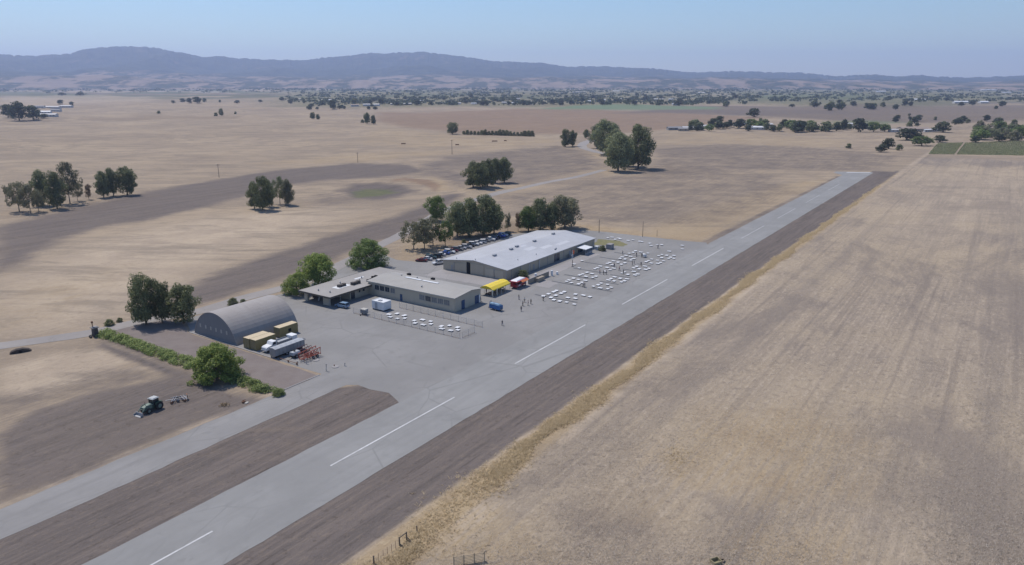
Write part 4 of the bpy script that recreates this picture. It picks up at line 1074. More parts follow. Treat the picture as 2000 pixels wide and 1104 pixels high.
for x0, x1, z1 in ((17.5, 18.6, 2.2), (33, 37, 3.0), (44.5, 45.6, 2.2), (52, 56, 3.0)):
    MB().span((x0, -.08, .03), (x1, -.004, z1)).build('door', M_dark if x1 - x0 > 2 else M_steel, b3)
MB().span((0, -.16, H3 - .32), (L3, -.11, H3 - .05)).build('gutter', M_trim, b3)

# white porch on the far end of the long wall
po = root_uv('porch', 'small white roofed porch on posts against the far end of the tan wall', 'porch', 256.5, -137.2)
MB().add([(0, -.2, 2.35), (6.2, -.2, 2.35), (6.2, 4.2, 2.75), (0, 4.2, 2.75), (0, -.2, 2.5), (6.2, -.2, 2.5), (6.2, 4.2, 2.9), (0, 4.2, 2.9)], [(0, 3, 2, 1), (4, 5, 6, 7), (0, 1, 5, 4), (1, 2, 6, 5), (2, 3, 7, 6), (3, 0, 4, 7)]).build('roof', M_whitep, po)
for x in (.2, 3.1, 6.0): MB().tube((x, 0, 0), (x, 0, 2.36), .07).build('post', M_steel, po)
MB().span((.1, .0, .02), (6.1, .12, .95)).build('railing', M_steel, po)

# bits along that wall
def block(name, label, cat, u, v, d, m, top=None):
    o = root_uv(name, label, cat, u, v, .014)
    MB().span((-d[0] / 2, -d[1] / 2, 0), (d[0] / 2, d[1] / 2, d[2])).build('body', m, o)
    MB().span((-d[0] / 2 - .06, -d[1] / 2 - .06, d[2]), (d[0] / 2 + .06, d[1] / 2 + .06, d[2] + .1)).build('lid', top or m, o)
    MB().span((-d[0] / 2 - .03, -d[1] * .3, d[2] * .25), (-d[0] / 2 - .002, d[1] * .3, d[2] * .8)).build('panel', M_steel, o)
    return o
block('utility_block', 'pale concrete block box between the dark bush and the far tables', 'utility box', 273.5, -134.6, (3.0, 2.2, 2.0), M_conc)
block('utility_box', 'small white box at the foot of the far corner of the tan wall', 'utility box', 268.5, -138.2, (1.5, 1.2, 1.5), M_whitep)
block('electric_box', 'grey box low against the tan wall near the white porch', 'utility box', 250.5, -140.3, (2.0, 1.0, 1.1), M_steel)

# low block wall by the food stalls
lw = root_uv('block_wall', 'low tan block wall with a jog beside the pale concrete pad', 'wall', 206.8, -132.6)
M_blk = mat('tan_block', (.30, .255, .20), .9, .15, 1.2)
MB().span((0, -.1, 0), (13.6, .15, 1.75)).span((3.9, -1.6, 0), (8.2, -.102, 1.45)).build('wall', M_blk, lw)
MB().span((-.05, -.16, 1.752), (13.65, .21, 1.85)).build('coping', M_conc, lw)
for u, v, l in ((216.5, -131.6, 'white drum standing on the low block wall jog'), (221.4, -131.9, 'tall white tank at the far end of the low block wall'), (224.0, -131.2, 'small white bin beside the brown post past the low wall')):
    o = root_uv('barrel', l, 'barrel', u, v, 0.014 if u > 217 else 0.014)
    zb = 1.45 if u < 217 else 0
    o.location.z = zb if zb else 0.02
    MB().tube((0, 0, 0), (0, 0, 1.0 if u != 221.4 else 1.9), .42, .42, 12).build('drum', M_whitep, o)
    MB().tube((0, 0, 1.0 if u != 221.4 else 1.9), (0, 0, 1.06 if u != 221.4 else 1.98), .44, .4, 12).build('lid', M_whitep, o)
o = bpy.data.objects['barrel']; o.location = W(212.8, -133.4, 1.45)

# gate pillar at the road
gp_ = empty('gate_pillar', 'dark brick pillar with a flat cap at the road end of the hedge', 'pillar', at(187, 657), ROT)
M_brk = mat('dark_brick', (.095, .085, .08), .9, .3, 3.0)
MB().box((0, 0, 1.25), (1.3, 1.3, 2.5), taper=.9).build('shaft', M_brk, gp_)
MB().span((-.85, -.85, 2.5), (.85, .85, 2.72)).span((-.6, -.6, 2.722), (.6, .6, 2.85)).build('cap', M_conc, gp_)
MB().tube((-.3, .3, 2.85), (-.3, .3, 3.9), .12).ball((-.3, .3, 4.1), .34).build('lantern', M_rust, gp_)
MB().ball((-1.3, .2, .3), .45).ball((-1.5, -.5, .22), .35).build('stone', M_brk, gp_)
# ================================================================== vehicles and farm machines
def wheel(par, x, y, r, wd, side, rim=M_steel, name='wheel'):
    """axle along local y"""
    o = MB().tube((0, -wd / 2, 0), (0, wd / 2, 0), r, r, 16).tube((0, -wd * .36, 0), (0, wd * .36, 0), r * 1.03, r * 1.03, 16).build('tyre', M_rubber)
    w_ = MB().tube((0, side * wd * .30, 0), (0, side * (wd / 2 + .012), 0), r * .58, r * .5, 12).tube((0, side * (wd / 2 + .012), 0), (0, side * (wd / 2 + .05), 0), r * .2, r * .16, 8).build(name, rim, par)
    w_.location = (x, y, r); o.parent = w_; return w_

def paint(name, c): return mat(name, c, .35, .06, 1.0, .5, 0.1)
PAINTS = {'dark red': (.16, .022, .025), 'white': (.60, .61, .62), 'silver': (.36, .37, .39), 'dark teal': (.03, .07, .08), 'black': (.018, .018, .02), 'blue': (.03, .10, .36), 'maroon': (.10, .02, .035),
          'grey': (.17, .175, .18), 'pale blue': (.20, .30, .42), 'bright blue': (.02, .07, .42), 'dark green': (.02, .055, .035), 'navy': (.018, .03, .09)}
M_glass = mat('car_glass', (.02, .025, .03), .08, .05, 1.0, .6)
M_lamp = mat('lamp_lens', (.55, .55, .52), .2, .05, 1.0, .5)
M_tail = mat('tail_lens', (.30, .02, .02), .3, .05, 1.0, .5)
CARM = {}
def car_meshes(kind):
    if kind in CARM: return CARM[kind]
    # side outline of the lower body (x forward, z up), then the glasshouse
    if kind == 'sedan':
        L, Wd = 4.6, 1.8; body = [(-2.28, .35), (-2.3, .75), (-2.15, .95), (-1.2, 1.0), (.95, .98), (1.95, .85), (2.25, .68), (2.3, .4), (2.1, .25), (-2.1, .25)]; gl = [(-1.65, .97), (-1.0, 1.42), (.25, 1.45), (1.1, .96)]
    elif kind == 'suv':
        L, Wd = 4.7, 1.9; body = [(-2.3, .4), (-2.32, .85), (-2.25, 1.1), (-1.2, 1.12), (1.0, 1.1), (2.05, 1.0), (2.3, .8), (2.33, .45), (2.15, .3), (-2.15, .3)]; gl = [(-2.22, 1.08), (-1.95, 1.68), (.25, 1.72), (1.1, 1.08)]
    else:
        L, Wd = 5.5, 1.95; body = [(-2.75, .5), (-2.78, 1.05), (-2.7, 1.12), (-.45, 1.12), (1.3, 1.14), (2.5, 1.06), (2.7, .85), (2.74, .5), (2.55, .35), (-2.55, .35)]; gl = [(-.5, 1.1), (-.42, 1.76), (.75, 1.78), (1.45, 1.12)]
    b = MB(); h = Wd / 2
    n = len(body); prof = [(-h, .94), (-h * .97, 1.0), (h * .97, 1.0), (h, .94)]
    secs = []
    for y, k in ((-h * .93, 0), (-h, 1), (h, 1), (h * .93, 0)):
        secs.append([(x * (.985 if k == 0 else 1), y, z if k == 0 else (z if z < .8 else z - .07)) for x, z in body])
    vs_ = [p for s in secs for p in s]; fs = [tuple(range(n - 1, -1, -1)), tuple(range(3 * n, 4 * n))]
    for j in range(3): fs += [(j * n + i, j * n + (i + 1) % n, (j + 1) * n + (i + 1) % n, (j + 1) * n + i) for i in range(n)]
    b.add(vs_, fs)
    # cabin: roof panel and pillars painted, glass set between them
    t = .76; g = MB(); m = len(gl)
    bot = [gl[0], gl[3]]; vs2 = []
    for y, k in ((-1, 0), (1, 0)):
        for x, z in gl: vs2.append((x, y * h * (.93 if z < 1.2 else t + .02), z))
    g.add(vs2, [(0, 1, 2, 3), (7, 6, 5, 4), (0, 4, 5, 1), (1, 5, 6, 2), (2, 6, 7, 3), (3, 7, 4, 0)])
    rz_ = max(gl[1][1], gl[2][1])
    x0, x1 = gl[1][0], gl[2][0]
    b.add([(x0 - .05, -h * t, gl[1][1]), (x1 + .05, -h * t, gl[2][1]), (x1 + .05, h * t, gl[2][1]), (x0 - .05, h * t, gl[1][1]), (x0 + .02, -h * t * .9, rz_ + .05), (x1 - .02, -h * t * .9, rz_ + .05), (x1 - .02, h * t * .9, rz_ + .05), (x0 + .02, h * t * .9, rz_ + .05)],
          [(0, 3, 2, 1), (4, 5, 6, 7), (0, 1, 5, 4), (1, 2, 6, 5), (2, 3, 7, 6), (3, 0, 4, 7)])
    for y in (-1, 1):
        for (xa, za), (xb, zb) in ((gl[0], gl[1]), (gl[3], gl[2]), (((gl[0][0] + gl[3][0]) / 2, gl[0][1]), ((x0 + x1) / 2, rz_))):
            b.tube((xa, y * h * .94, za), (xb, y * h * t * 1.03, zb), .045, n=5)
        b.box((gl[3][0] - .25, y * (h + .08), gl[3][1] + .02), (.14, .2, .13))
    if kind == 'pickup':
        b.span((-2.7, -h * .86, 1.121), (-.55, -h * .84, 1.2)); b.span((-2.7, h * .84, 1.121), (-.55, h * .86, 1.2))
    bed = None
    if kind == 'pickup': bed = MB().span((-2.62, -h * .8, 1.06), (-.58, h * .8, 1.128)).mesh('cargo_bed', M_black)
    hl = [MB().ball((body[6][0] - .02, s * h * .7, body[6][1] + .0), .13, sc=(.6, 1.2, .7)).mesh('headlight', M_lamp) for s in (-1, 1)]
    tl = [MB().box((body[1][0] + .01, s * h * .78, body[1][1] + .05), (.07, .26, .16)).mesh('tail_light', M_tail) for s in (-1, 1)]
    r = .33 if kind == 'sedan' else .38
    CARM[kind] = (b.mesh('body', PAINT0), g.mesh('windows', M_glass), hl, tl, bed, r, Wd, (body[-2][0] - .65, body[-1][0] + .72)); return CARM[kind]
PAINT0 = paint('car_paint', (.3, .3, .3))
def car(kind, colour, x, y, z, rz, label, group=None, rare=None):
    bm_, gm, hl, tl, bed, r, Wd, ax = car_meshes(kind)
    o = empty('parked_car' if kind != 'pickup' else 'pickup_truck', label, 'car' if kind != 'pickup' else 'pickup truck', (x, y, z), rz, group)
    b = link('body', bm_, o); b.material_slots[0].link = 'OBJECT'; b.material_slots[0].material = paint('car_paint_' + colour.replace(' ', '_'), PAINTS[colour])
    link('windows', gm, o)
    for m in hl: link('headlight', m, o)
    for m in tl: link('tail_light', m, o)
    if bed: link('cargo_bed', bed, o)
    for xx in ax:
        for s in (-1, 1):
            if ('wheel', r, s) not in CARM:
                w_ = wheel(o, xx, s * (Wd / 2 - .12), r, .22, s); CARM[('wheel', r, s)] = w_
            else:
                w_ = copy_tree(CARM[('wheel', r, s)], o); w_.location = (xx, s * (Wd / 2 - .12), r)
    return o
CL = 'cars parked in the row behind the long metal building'
A_, B_ = uvp(824, 511), uvp(990, 459.5)
row = [('sedan', 'dark red', 'dark red car at the near end of the row by the long metal building'), ('sedan', 'white', 'white car tucked behind the dark red end car'), ('suv', 'dark teal', 'dark teal car third from the near end of the row'),
       ('suv', 'black', 'first black car from the near end of the row'), ('sedan', 'white', 'white car right after the first black car in the row'), ('sedan', 'blue', 'blue car in the near half of the row, between two white ones'), ('suv', 'white', 'white tall car right behind the blue one in the row'),
       ('sedan', 'maroon', 'maroon car in the near half of the row'), ('suv', 'grey', 'grey tall car next to the maroon car in the row'), ('sedan', 'silver', 'silver low car in the middle of the row, after the grey one'), ('suv', 'silver', 'silver tall car in the middle of the row'),
       ('sedan', 'black', 'black car in the middle of the row before the white cars'), ('suv', 'white', 'first of the white cars in the middle of the row'), ('sedan', 'white', 'low white car between two tall white ones in the row'), ('suv', 'white', 'last of the white cars in the middle of the row'),
       ('sedan', 'grey', 'low grey car after the white cars in the row'), ('pickup', 'white', 'white pickup in the far half of the row'), ('sedan', 'navy', 'navy car just past the white pickup in the row'), ('suv', 'black', 'black tall car before the bright blue pickup'),
       ('pickup', 'bright blue', 'bright blue pickup near the far end of the row, the largest there'), ('suv', 'white', 'white tall car partly hidden behind the bright blue pickup'), ('suv', 'dark green', 'dark green car at the far end of the row by the roof')]
cr = random.Random(4)
for i, (k, c_, lab) in enumerate(row):
    t = i / (len(row) - 1); u = A_[0] + (B_[0] - A_[0]) * t; v = A_[1] + (B_[1] - A_[1]) * t + cr.uniform(-.5, .5)
    p = W(u, v); z = float(height(p[0], p[1]))
    car(k, c_, p[0], p[1], .03, ROT + R(90 + cr.choice((0, 180)) + 22 + cr.uniform(-4, 4)), lab, CL)
p = W(*uvp(858, 516)); car('pickup', 'white', p[0], p[1], .03, ROT + R(160), 'white pickup by the rear corner of the tan wall, nearest the camera', None)
p = W(*uvp(733, 517)); car('sedan', 'white', p[0], p[1], .03, ROT + R(30), 'small white car in the shade of the broad green tree')
p = W(151.6, -166.2); car('suv', 'pale blue', p[0], p[1], .03, ROT + R(95), 'pale blue car half under the edge of the carport roof')

# ---- grey trailer
M_trail = mat('trailer_aluminium', (.27, .285, .30), .45, .12, .7, .4, .25, streak=(1, 1, .2))
M_tarp = mat('grey_tarp', (.34, .36, .385), .7, .12, .5)
tr_ = root_uv('grain_trailer', 'long grey open trailer parked between the white truck and the red machine', 'trailer', 110.9, -148.3, .014)
TL, TW = 9.4, 2.3
MB().prism([(-TW / 2, .75), (-TW / 2, 2.55), (TW / 2, 2.55), (TW / 2, .75), (.5, .4), (-.5, .4)], 'x', 0, TL).build('box', M_trail, tr_)
tp = MB(); k = 12
for i in range(k):
    x0, x1 = .02 + (TL - .04) * i / k, .02 + (TL - .04) * (i + 1) / k; z0, z1 = 2.62 + .14 * (i % 2), 2.62 + .14 * ((i + 1) % 2)
    tp.add([(x0, -TW / 2 - .03, 2.56), (x1, -TW / 2 - .03, 2.56), (x1, 0, z1 + .12), (x0, 0, z0 + .12), (x0, TW / 2 + .03, 2.56), (x1, TW / 2 + .03, 2.56)], [(0, 1, 2, 3), (3, 2, 5, 4)])
tp.build('tarp', M_tarp, tr_)
rb = MB()
for x in np.arange(.1, TL, 1.15): rb.span((x, -TW / 2 - .07, .8), (x + .1, -TW / 2 - .003, 2.5)); rb.span((x, TW / 2 + .003, .8), (x + .1, TW / 2 + .07, 2.5))
rb.build('side_ribs', M_trail, tr_)
MB().span((.3, -.55, .25), (TL - .2, -.4, .6)).span((.3, .4, .25), (TL - .2, .55, .6)).build('chassis', M_black, tr_)
for x in (3.6, 4.7):
    for s in (-1, 1): wheel(tr_, x, s * .92, .46, .42, s)
MB().span((.15, -1.0, 0), (.35, -.7, .75)).span((.15, .7, 0), (.35, 1.0, .75)).build('support_leg', M_black, tr_)
MB().path([(TL, -.3, 2.3), (TL + .8, -.3, 2.5), (TL + 1.2, -.3, 1.9)], .06).path([(TL, .3, 2.3), (TL + .8, .3, 2.5), (TL + 1.2, .3, 1.9)], .06).build('unloading_hook', M_steel, tr_)

# ---- white truck
tk = root_uv('tipper_truck', 'white bonneted truck with a grey bed between the containers and the grey trailer', 'truck', 112.2, -153.4, .014)
cab = MB()
cab.prism([(0.1, .7), (0.1, 1.35), (.35, 1.55), (1.75, 1.75), (2.15, 2.55), (3.3, 2.6), (3.35, .7)], 'y', -1.05, 1.05).build('cab', M_whitep, tk)
MB().prism([(1.82, 1.78), (2.18, 2.46), (2.2, 2.46), (1.84, 1.78)], 'y', -.9, .9).build('windscreen', M_glass, tk).location = (-.05, 0, 0)
for s in (-1, 1): MB().prism([(2.05, 1.75), (2.28, 2.4), (3.1, 2.42), (3.1, 1.75)], 'y', s * 1.053, s * 1.06).build('side_window', M_glass, tk)
for s in (-1, 1): MB().ball((.1, s * .75, 1.0), .17, sc=(.5, 1, 1)).build('headlight', M_lamp, tk)
MB().span((-.1, -1.1, .45), (.09, 1.1, .75)).build('bumper', M_steel, tk)
bd = MB(); bd.span((3.6, -1.15, .95), (8.3, 1.15, 1.05)); bd.span((3.6, -1.15, 1.052), (8.3, -1.05, 2.05)); bd.span((3.6, 1.05, 1.052), (8.3, 1.15, 2.05)); bd.span((3.6, -1.04, 1.052), (3.7, 1.04, 2.3)); bd.build('bed', M_trail, tk)
MB().span((3.72, -1.03, 1.053), (8.28, 1.03, 1.7)).build('load', M_tarp, tk)
MB().span((8.32, -1.15, .75), (10.0, 1.15, 2.35)).span((8.25, -1.2, 2.352), (10.1, 1.2, 2.45)).build('rear_box', M_whitep, tk)
MB().span((.3, -.45, .45), (9.8, .45, .7)).build('chassis', M_black, tk)
for x in (1.2, 6.4, 7.5):
    for s in (-1, 1): wheel(tk, x, s * .93, .48, .32, s, M_whitep)

# ---- red folded machine and its grey neighbour
M_red = mat('faded_red_paint', (.33, .08, .052), .6, .25, 1.5)
M_dred = mat('dark_red_paint', (.13, .03, .03), .6, .2, 1.5)
rd = root_uv('red_implement', 'bright red folded farm implement with tall latticed wings beside the dark red machine', 'farm implement', 113.4, -140.6, .014)
f = MB(); Lr = 5.8
for s in (-1, 1):
    y = s * .85; z0 = .75
    for za, zb in ((z0, z0), (z0 + 1.15, z0 + 1.55)): f.box((Lr / 2, y, (za + zb) / 2), (Lr, .14, .16), M=Matrix.Rotation(-math.atan2(zb - za, Lr), 3, 'Y'))
    for i in range(7):
        x = .05 + i * (Lr - .1) / 6; f.tube((x, y, z0), (x, y, z0 + 1.15 + .4 * x / Lr), .06, n=5)
        if i < 6: x2 = .05 + (i + 1) * (Lr - .1) / 6; f.tube((x, y, z0), (x2, y, z0 + 1.15 + .4 * x2 / Lr), .05, n=5)
f.build('wing_frame', M_red, rd)
f = MB(); f.span((-.4, -.12, .6), (Lr, .12, .78))
for x in (.2, 2.0, 4.0, 5.6): f.span((x, -1.0, .5), (x + .16, 1.0, .62))
f.build('main_frame', M_red, rd)
sh_ = MB()
for i in range(6):
    for s in (-1, 1): sh_.path([(.5 + i * .9, s * .55, .55), (.75 + i * .9, s * .55, .25), (.55 + i * .9, s * .55, .02)], .05)
sh_.build('tines', M_rust, rd)
for s in (-1, 1): wheel(rd, 3.0, s * 1.15, .38, .26, s); wheel(rd, 4.4, s * 1.15, .38, .26, s)
hp = MB(); 
for i in range(13):
    a = math.pi * i / 12; b = math.pi * (i + 1) / 12
    hp.tube((-.2 - .75 * math.sin(a), 1.1 * math.cos(a), .45), (-.2 - .75 * math.sin(b), 1.1 * math.cos(b), .45), .06, n=5)
hp.tube((-.2, 1.1, .45), (.3, .9, .7), .06).tube((-.2, -1.1, .45), (.3, -.9, .7), .06).tube((-.95, 0, 0), (-.95, 0, .5), .05); hp.build('drawbar', M_steel, rd)

gm_ = root_uv('spray_rig', 'grey tank machine with dark red rear frame between the grey trailer and bright red implement', 'farm machine', 113.6, -144.4, .014)
MB().prism([(-.75, .7), (-.85, 1.2), (-.6, 1.55), (.6, 1.55), (.85, 1.2), (.75, .7)], 'x', 0, 2.3).build('tank', M_tarp, gm_)
MB().span((.2, -.6, .45), (5.6, -.45, .68)).span((.2, .45, .45), (5.6, .6, .68)).span((-.9, -.08, .45), (.2, .08, .6)).build('chassis', M_black, gm_)
f = MB()
for s in (-1, 1):
    for z in (.9, 1.7): f.tube((2.5, s * .8, z), (5.9, s * .8, z + .2), .07, n=6)
    for i in range(5): f.tube((2.5 + i * .85, s * .8, .9), (2.5 + i * .85, s * .8, 1.75), .05, n=5)
for x in (2.6, 4.2, 5.8): f.tube((x, -.8, 1.3), (x, .8, 1.3), .06, n=5)
f.build('boom_frame', M_dred, gm_)
for s in (-1, 1): wheel(gm_, .9, s * .95, .45, .3, s); wheel(gm_, 3.8, s * .95, .5, .3, s)
MB().tube((1.1, 0, 1.55), (1.1, 0, 1.72), .28, .26, 10).build('tank_lid', M_black, gm_)

# ---- barrier rail and marker posts at the yard corner
br = root_uv('pipe_barrier', 'low dark pipe rail along the kerb in front of the grey trailer', 'barrier', 111.3, -146.0, .0)
MB().tube((0, 0, .45), (0, -6.4, .45), .07, n=8).build('rail', M_rust, br)
for a_, b_ in (((-.12, -3.3, 0), (.12, -3.0, .62)), ((-.14, -6.55, 0), (.14, -6.25, .7)), ((-.1, -.1, 0), (.1, .1, .5))): MB().span(a_, b_).build('post', M_rust, br)
for (x, y, h_, lab) in ((598, 711, 1.35, 'short grey post on the apron just behind the yard corner kerb'), (637, 725, 1.7, 'taller leaning grey post at the taxiway end of the yard'), (673, 715, .7, 'stubby grey post farthest out on the apron near the yard')):
    o = empty('marker_post', lab, 'post', (*at(x, y)[:2], .014), 0, 'grey posts at the yard corner')
    MB().tube((0, 0, 0), (.12, .05, h_), .09, .08, 8).build('shaft', M_steel, o); MB().box((.12, .05, h_ + .06), (.28, .28, .14)).build('cap', M_conc, o)
    MB().tube((0, 0, 0), (0, 0, .08), .28, .24, 10).build('base', M_conc, o)
for (x, y, lab) in ((617, 704, 'flat grey concrete cover lying beside the red implement'), (655, 717, 'flat grey concrete cover lying between the outer posts')):
    o = empty('ground_cover_lid', lab, 'lid', (*at(x, y)[:2], .014), ROT); MB().tube((0, 0, 0), (0, 0, .12), .9, .85, 14).build('slab', M_conc, o); MB().tube((.2, .6, .12), (.2, .6, .4), .15, .12, 8).build('knob', M_rust, o)

# ---- tractor and harrow
M_trac = mat('tractor_green', (.05, .095, .06), .45, .15, 1.5); M_tracl = mat('pale_tractor_green', (.17, .22, .18), .5, .15, 1.5)
tx_ = empty('tractor', 'green farm tractor with a cab and front loader on the bare field', 'tractor', (*W(76.7, -144.8)[:2], 0), ROT + R(180 + 8))
MB().prism([(.35, .75), (.35, 1.75), (1.2, 1.72), (2.35, 1.45), (2.45, 1.2), (2.4, .7)], 'y', -.42, .42).build('hood', M_tracl, tx_)
MB().span((2.46, -.3, .8), (2.5, .3, 1.35)).build('grille', M_black, tx_)
MB().span((-1.4, -.5, .55), (.4, .5, 1.1)).span((.4, -.3, .45), (2.3, .3, .72)).build('chassis', M_trac, tx_)
cb = MB()
for x, y in ((-1.15, .72), (-1.15, -.72), (.3, .66), (.3, -.66)): cb.tube((x, y, 1.1), (x * .92, y * .95, 2.55), .05, n=6)
cb.build('cab_frame', M_trac, tx_)
MB().add([(-1.1, -.7, 1.15), (.27, -.63, 1.15), (.27, .63, 1.15), (-1.1, .7, 1.15), (-1.02, -.66, 2.52), (.24, -.6, 2.52), (.24, .6, 2.52), (-1.02, .66, 2.52)], [(0, 1, 5, 4), (1, 2, 6, 5), (2, 3, 7, 6), (3, 0, 4, 7)]).build('cab_glass', M_glass, tx_)
MB().span((-1.25, -.82, 2.56), (.42, .82, 2.66)).box((-.42, 0, 2.72), (1.5, 1.45, .12), taper=.9).build('cab_roof', mat('tractor_roof', (.42, .43, .42), .5, .1), tx_)
for s in (-1, 1):
    wheel(tx_, -.9, s * 1.0, .86, .48, s, M_tracl); wheel(tx_, 1.65, s * .88, .58, .36, s, M_tracl)
    MB().prism([(-1.75, 1.35), (-1.6, 1.72), (-.9, 1.9), (-.2, 1.72), (-.05, 1.35), (-.2, 1.6), (-.9, 1.78), (-1.6, 1.6)], 'y', s * .76, s * 1.22).build('mudguard', M_trac, tx_)
la = MB()
for s in (-1, 1): la.path([(.3, s * .62, 1.55), (1.9, s * .62, 1.75), (2.9, s * .62, .85), (3.25, s * .62, .35)], .09, 6); la.path([(.9, s * .62, 1.0), (2.1, s * .62, 1.45)], .06, 6)
la.tube((2.6, -.62, 1.1), (2.6, .62, 1.1), .06); la.build('loader_arm', M_tracl, tx_)
MB().prism([(3.25, .75), (3.2, .05), (3.95, .03), (3.95, .08), (3.3, .12), (3.33, .75)], 'y', -1.05, 1.05).span((3.22, -1.07, .04), (3.85, -1.02, .5)).span((3.22, 1.02, .04), (3.85, 1.07, .5)).build('bucket', M_steel, tx_)
MB().tube((1.5, -.25, 1.6), (1.5, -.25, 2.35), .05).build('exhaust', M_black, tx_)
hw = empty('disc_harrow', 'rusty grey disc harrow on the ground behind the green tractor', 'harrow', (*W(81.0, -145.4)[:2], 0), ROT + R(-30))
f = MB(); f.tube((-.9, 0, .5), (3.8, 0, .62), .09)
for x, sk in ((.6, .35), (2.6, -.35)):
    f.tube((x - sk, -1.35, .55), (x + sk, 1.35, .55), .08); f.tube((x + .5 - sk, -1.35, .62), (x + .5 + sk, 1.35, .62), .07)
f.path([(.2, -.9, .6), (3.4, -.9, .6), (3.4, .9, .6), (.2, .9, .6)], .07); f.build('frame', M_steel, hw)
for x, sk in ((.6, .35), (2.6, -.35)):
    g_ = MB(); g_.tube((x - sk, -1.35, .3), (x + sk, 1.35, .3), .05)
    for i in range(9):
        t = i / 8; yy = -1.35 + 2.7 * t; xx = x - sk + 2 * sk * t; g_.tube((xx - .01, yy - .03, .3), (xx + .01, yy + .03, .3), .3, .3, 12)
    g_.build('disc_gang', M_rust, hw)
for s in (-1, 1): wheel(hw, 1.6, s * .7, .33, .2, s)
MB().span((3.4, -.5, .55), (3.6, .5, 1.25)).build('rear_plate', M_rust, hw)
for x, y, sc_, lab in ((438, 793, 1.0, 'low heap of brown brush and dirt by the taxiway edge'),):
    o = empty('brush_pile', lab, 'brush pile', at(x, y)); me = leaves_mesh('twigs', [((_tr.uniform(-.9, .9), _tr.uniform(-.6, .6), .25), (.5, .5, .3)) for _ in range(9)], 90, .13, LEAF['dead'], 77, .0); link('twigs', me, o)
o = empty('scrap_piece', 'small piece of dark and pale scrap lying alone near the taxiway', 'scrap', at(476, 787), .4)
MB().box((0, 0, .22), (.7, .45, .4), rz=.3).tube((-.3, .2, .4), (.4, -.1, .75), .07).build('block', M_rust, o); MB().box((.6, -.5, .1), (.9, .5, .18), rz=.8).build('plate', M_trim, o)

# ================================================================== things set out on the apron
# white box trailer and generator
wb = root_uv('site_container', 'white box container with a pale roof tray near the fenced tables', 'container', 155.5, -154.6, .014, ROT + R(0))
MB().span((0, -2.3, .35), (3.4, 2.6, 2.75)).build('walls', M_whitep, wb)
MB().span((-.04, -2.34, 2.752), (3.44, -2.1, 2.9)).span((-.04, 2.4, 2.752), (3.44, 2.64, 2.9)).span((-.04, -2.09, 2.752), (.2, 2.39, 2.9)).span((3.2, -2.09, 2.752), (3.44, 2.39, 2.9)).span((.21, -2.08, 2.751), (3.19, 2.38, 2.79)).build('roof', M_whitep, wb)
MB().span((.9, -.2, 2.8), (1.9, .9, 3.0)).build('roof_hatch', M_steel, wb)
MB().span((.1, -2.2, .1), (3.3, 2.5, .345)).build('skid', M_black, wb)
for y in (-1.9, 2.2): MB().span((.05, y - .12, 0), (3.35, y + .12, .095)).build('foot', M_black, wb)
MB().span((-.05, .3, .5), (-.004, 1.3, 2.4)).build('door', M_tarp, wb)
gn = root_uv('generator', 'small grey box generator on wheels left of the white box container', 'generator', 150.4, -155.4, .014)
MB().span((-.7, -.95, .45), (.7, .95, 1.55)).build('body', M_end, gn); MB().box((0, 0, 1.66), (1.6, 2.1, .2), taper=.92).build('lid', M_trim, gn)
for s in (-1, 1): wheel(gn, 0, s * .85, .3, .2, s)
MB().tube((-.7, 0, .4), (-1.7, 0, .35), .05).span((-1.8, -.1, 0), (-1.6, .1, .36)).build('drawbar', M_black, gn)

# wire fence round the small group of tables
q = NT('chain_link'); p = q.n('TexCoord').outputs['Object']
ck = q.n('TexWave'); ck.wave_type = 'BANDS'; ck.bands_direction = 'DIAGONAL'; ck.inputs['Scale'].default_value = 4.5; q.put(ck.inputs['Vector'], p)
q.done((.34, .35, .36), .5, .3); tr2 = q.n('BsdfTransparent'); mx = q.n('MixShader')
q.put(mx.inputs[0], q.rng(ck.outputs['Fac'], .84, .95, 0.03, .55)); out = q.t.nodes['Material Output']
q.t.links.new(tr2.outputs[0], mx.inputs[1]); q.t.links.new(q.b.outputs[0], mx.inputs[2]); q.t.links.new(mx.outputs[0], out.inputs[0]); M_mesh = q.m
def wire_fence(label, a, b, n, H=1.85):
    o = empty('wire_fence', label, 'fence', (*W(*a)[:2], .014), 0, 'wire fences round the small group of tables')
    A = Vector((0, 0, 0)); Bv = Vector(W(*b)) - Vector(W(*a))
    for i in range(n + 1):
        t = A.lerp(Bv, i / n); MB().tube(t, t + Vector((0, 0, H)), .035, n=6).tube(t, t + Vector((0, 0, .07)), .26, .2, 8).build('post', M_steel, o)
    MB().tube((0, 0, H - .03), Bv + Vector((0, 0, H - .03)), .022, n=5).build('top_rail', M_steel, o)
    MB().tube((0, 0, .12), Bv + Vector((0, 0, .12)), .035, n=5).build('bottom_rail', M_rust, o)
    d = Bv.normalized(); MB().add([(0, 0, .16), tuple(Bv + Vector((0, 0, .16))), tuple(Bv + Vector((0, 0, H - .06))), (0, 0, H - .06)], [(0, 1, 2, 3)]).build('wire_panel', M_mesh, o)
wire_fence('front wire fence along the runway side of the small group of tables', (149.3, -159.0), (149.3, -117.9), 14)
wire_fence('rear wire fence between the small group of tables and the cream building', (161.2, -151.0), (160.4, -118.4), 11)
wire_fence('short wire fence closing the near right end of the small group of tables', (150.0, -117.7), (155.5, -117.5), 2)

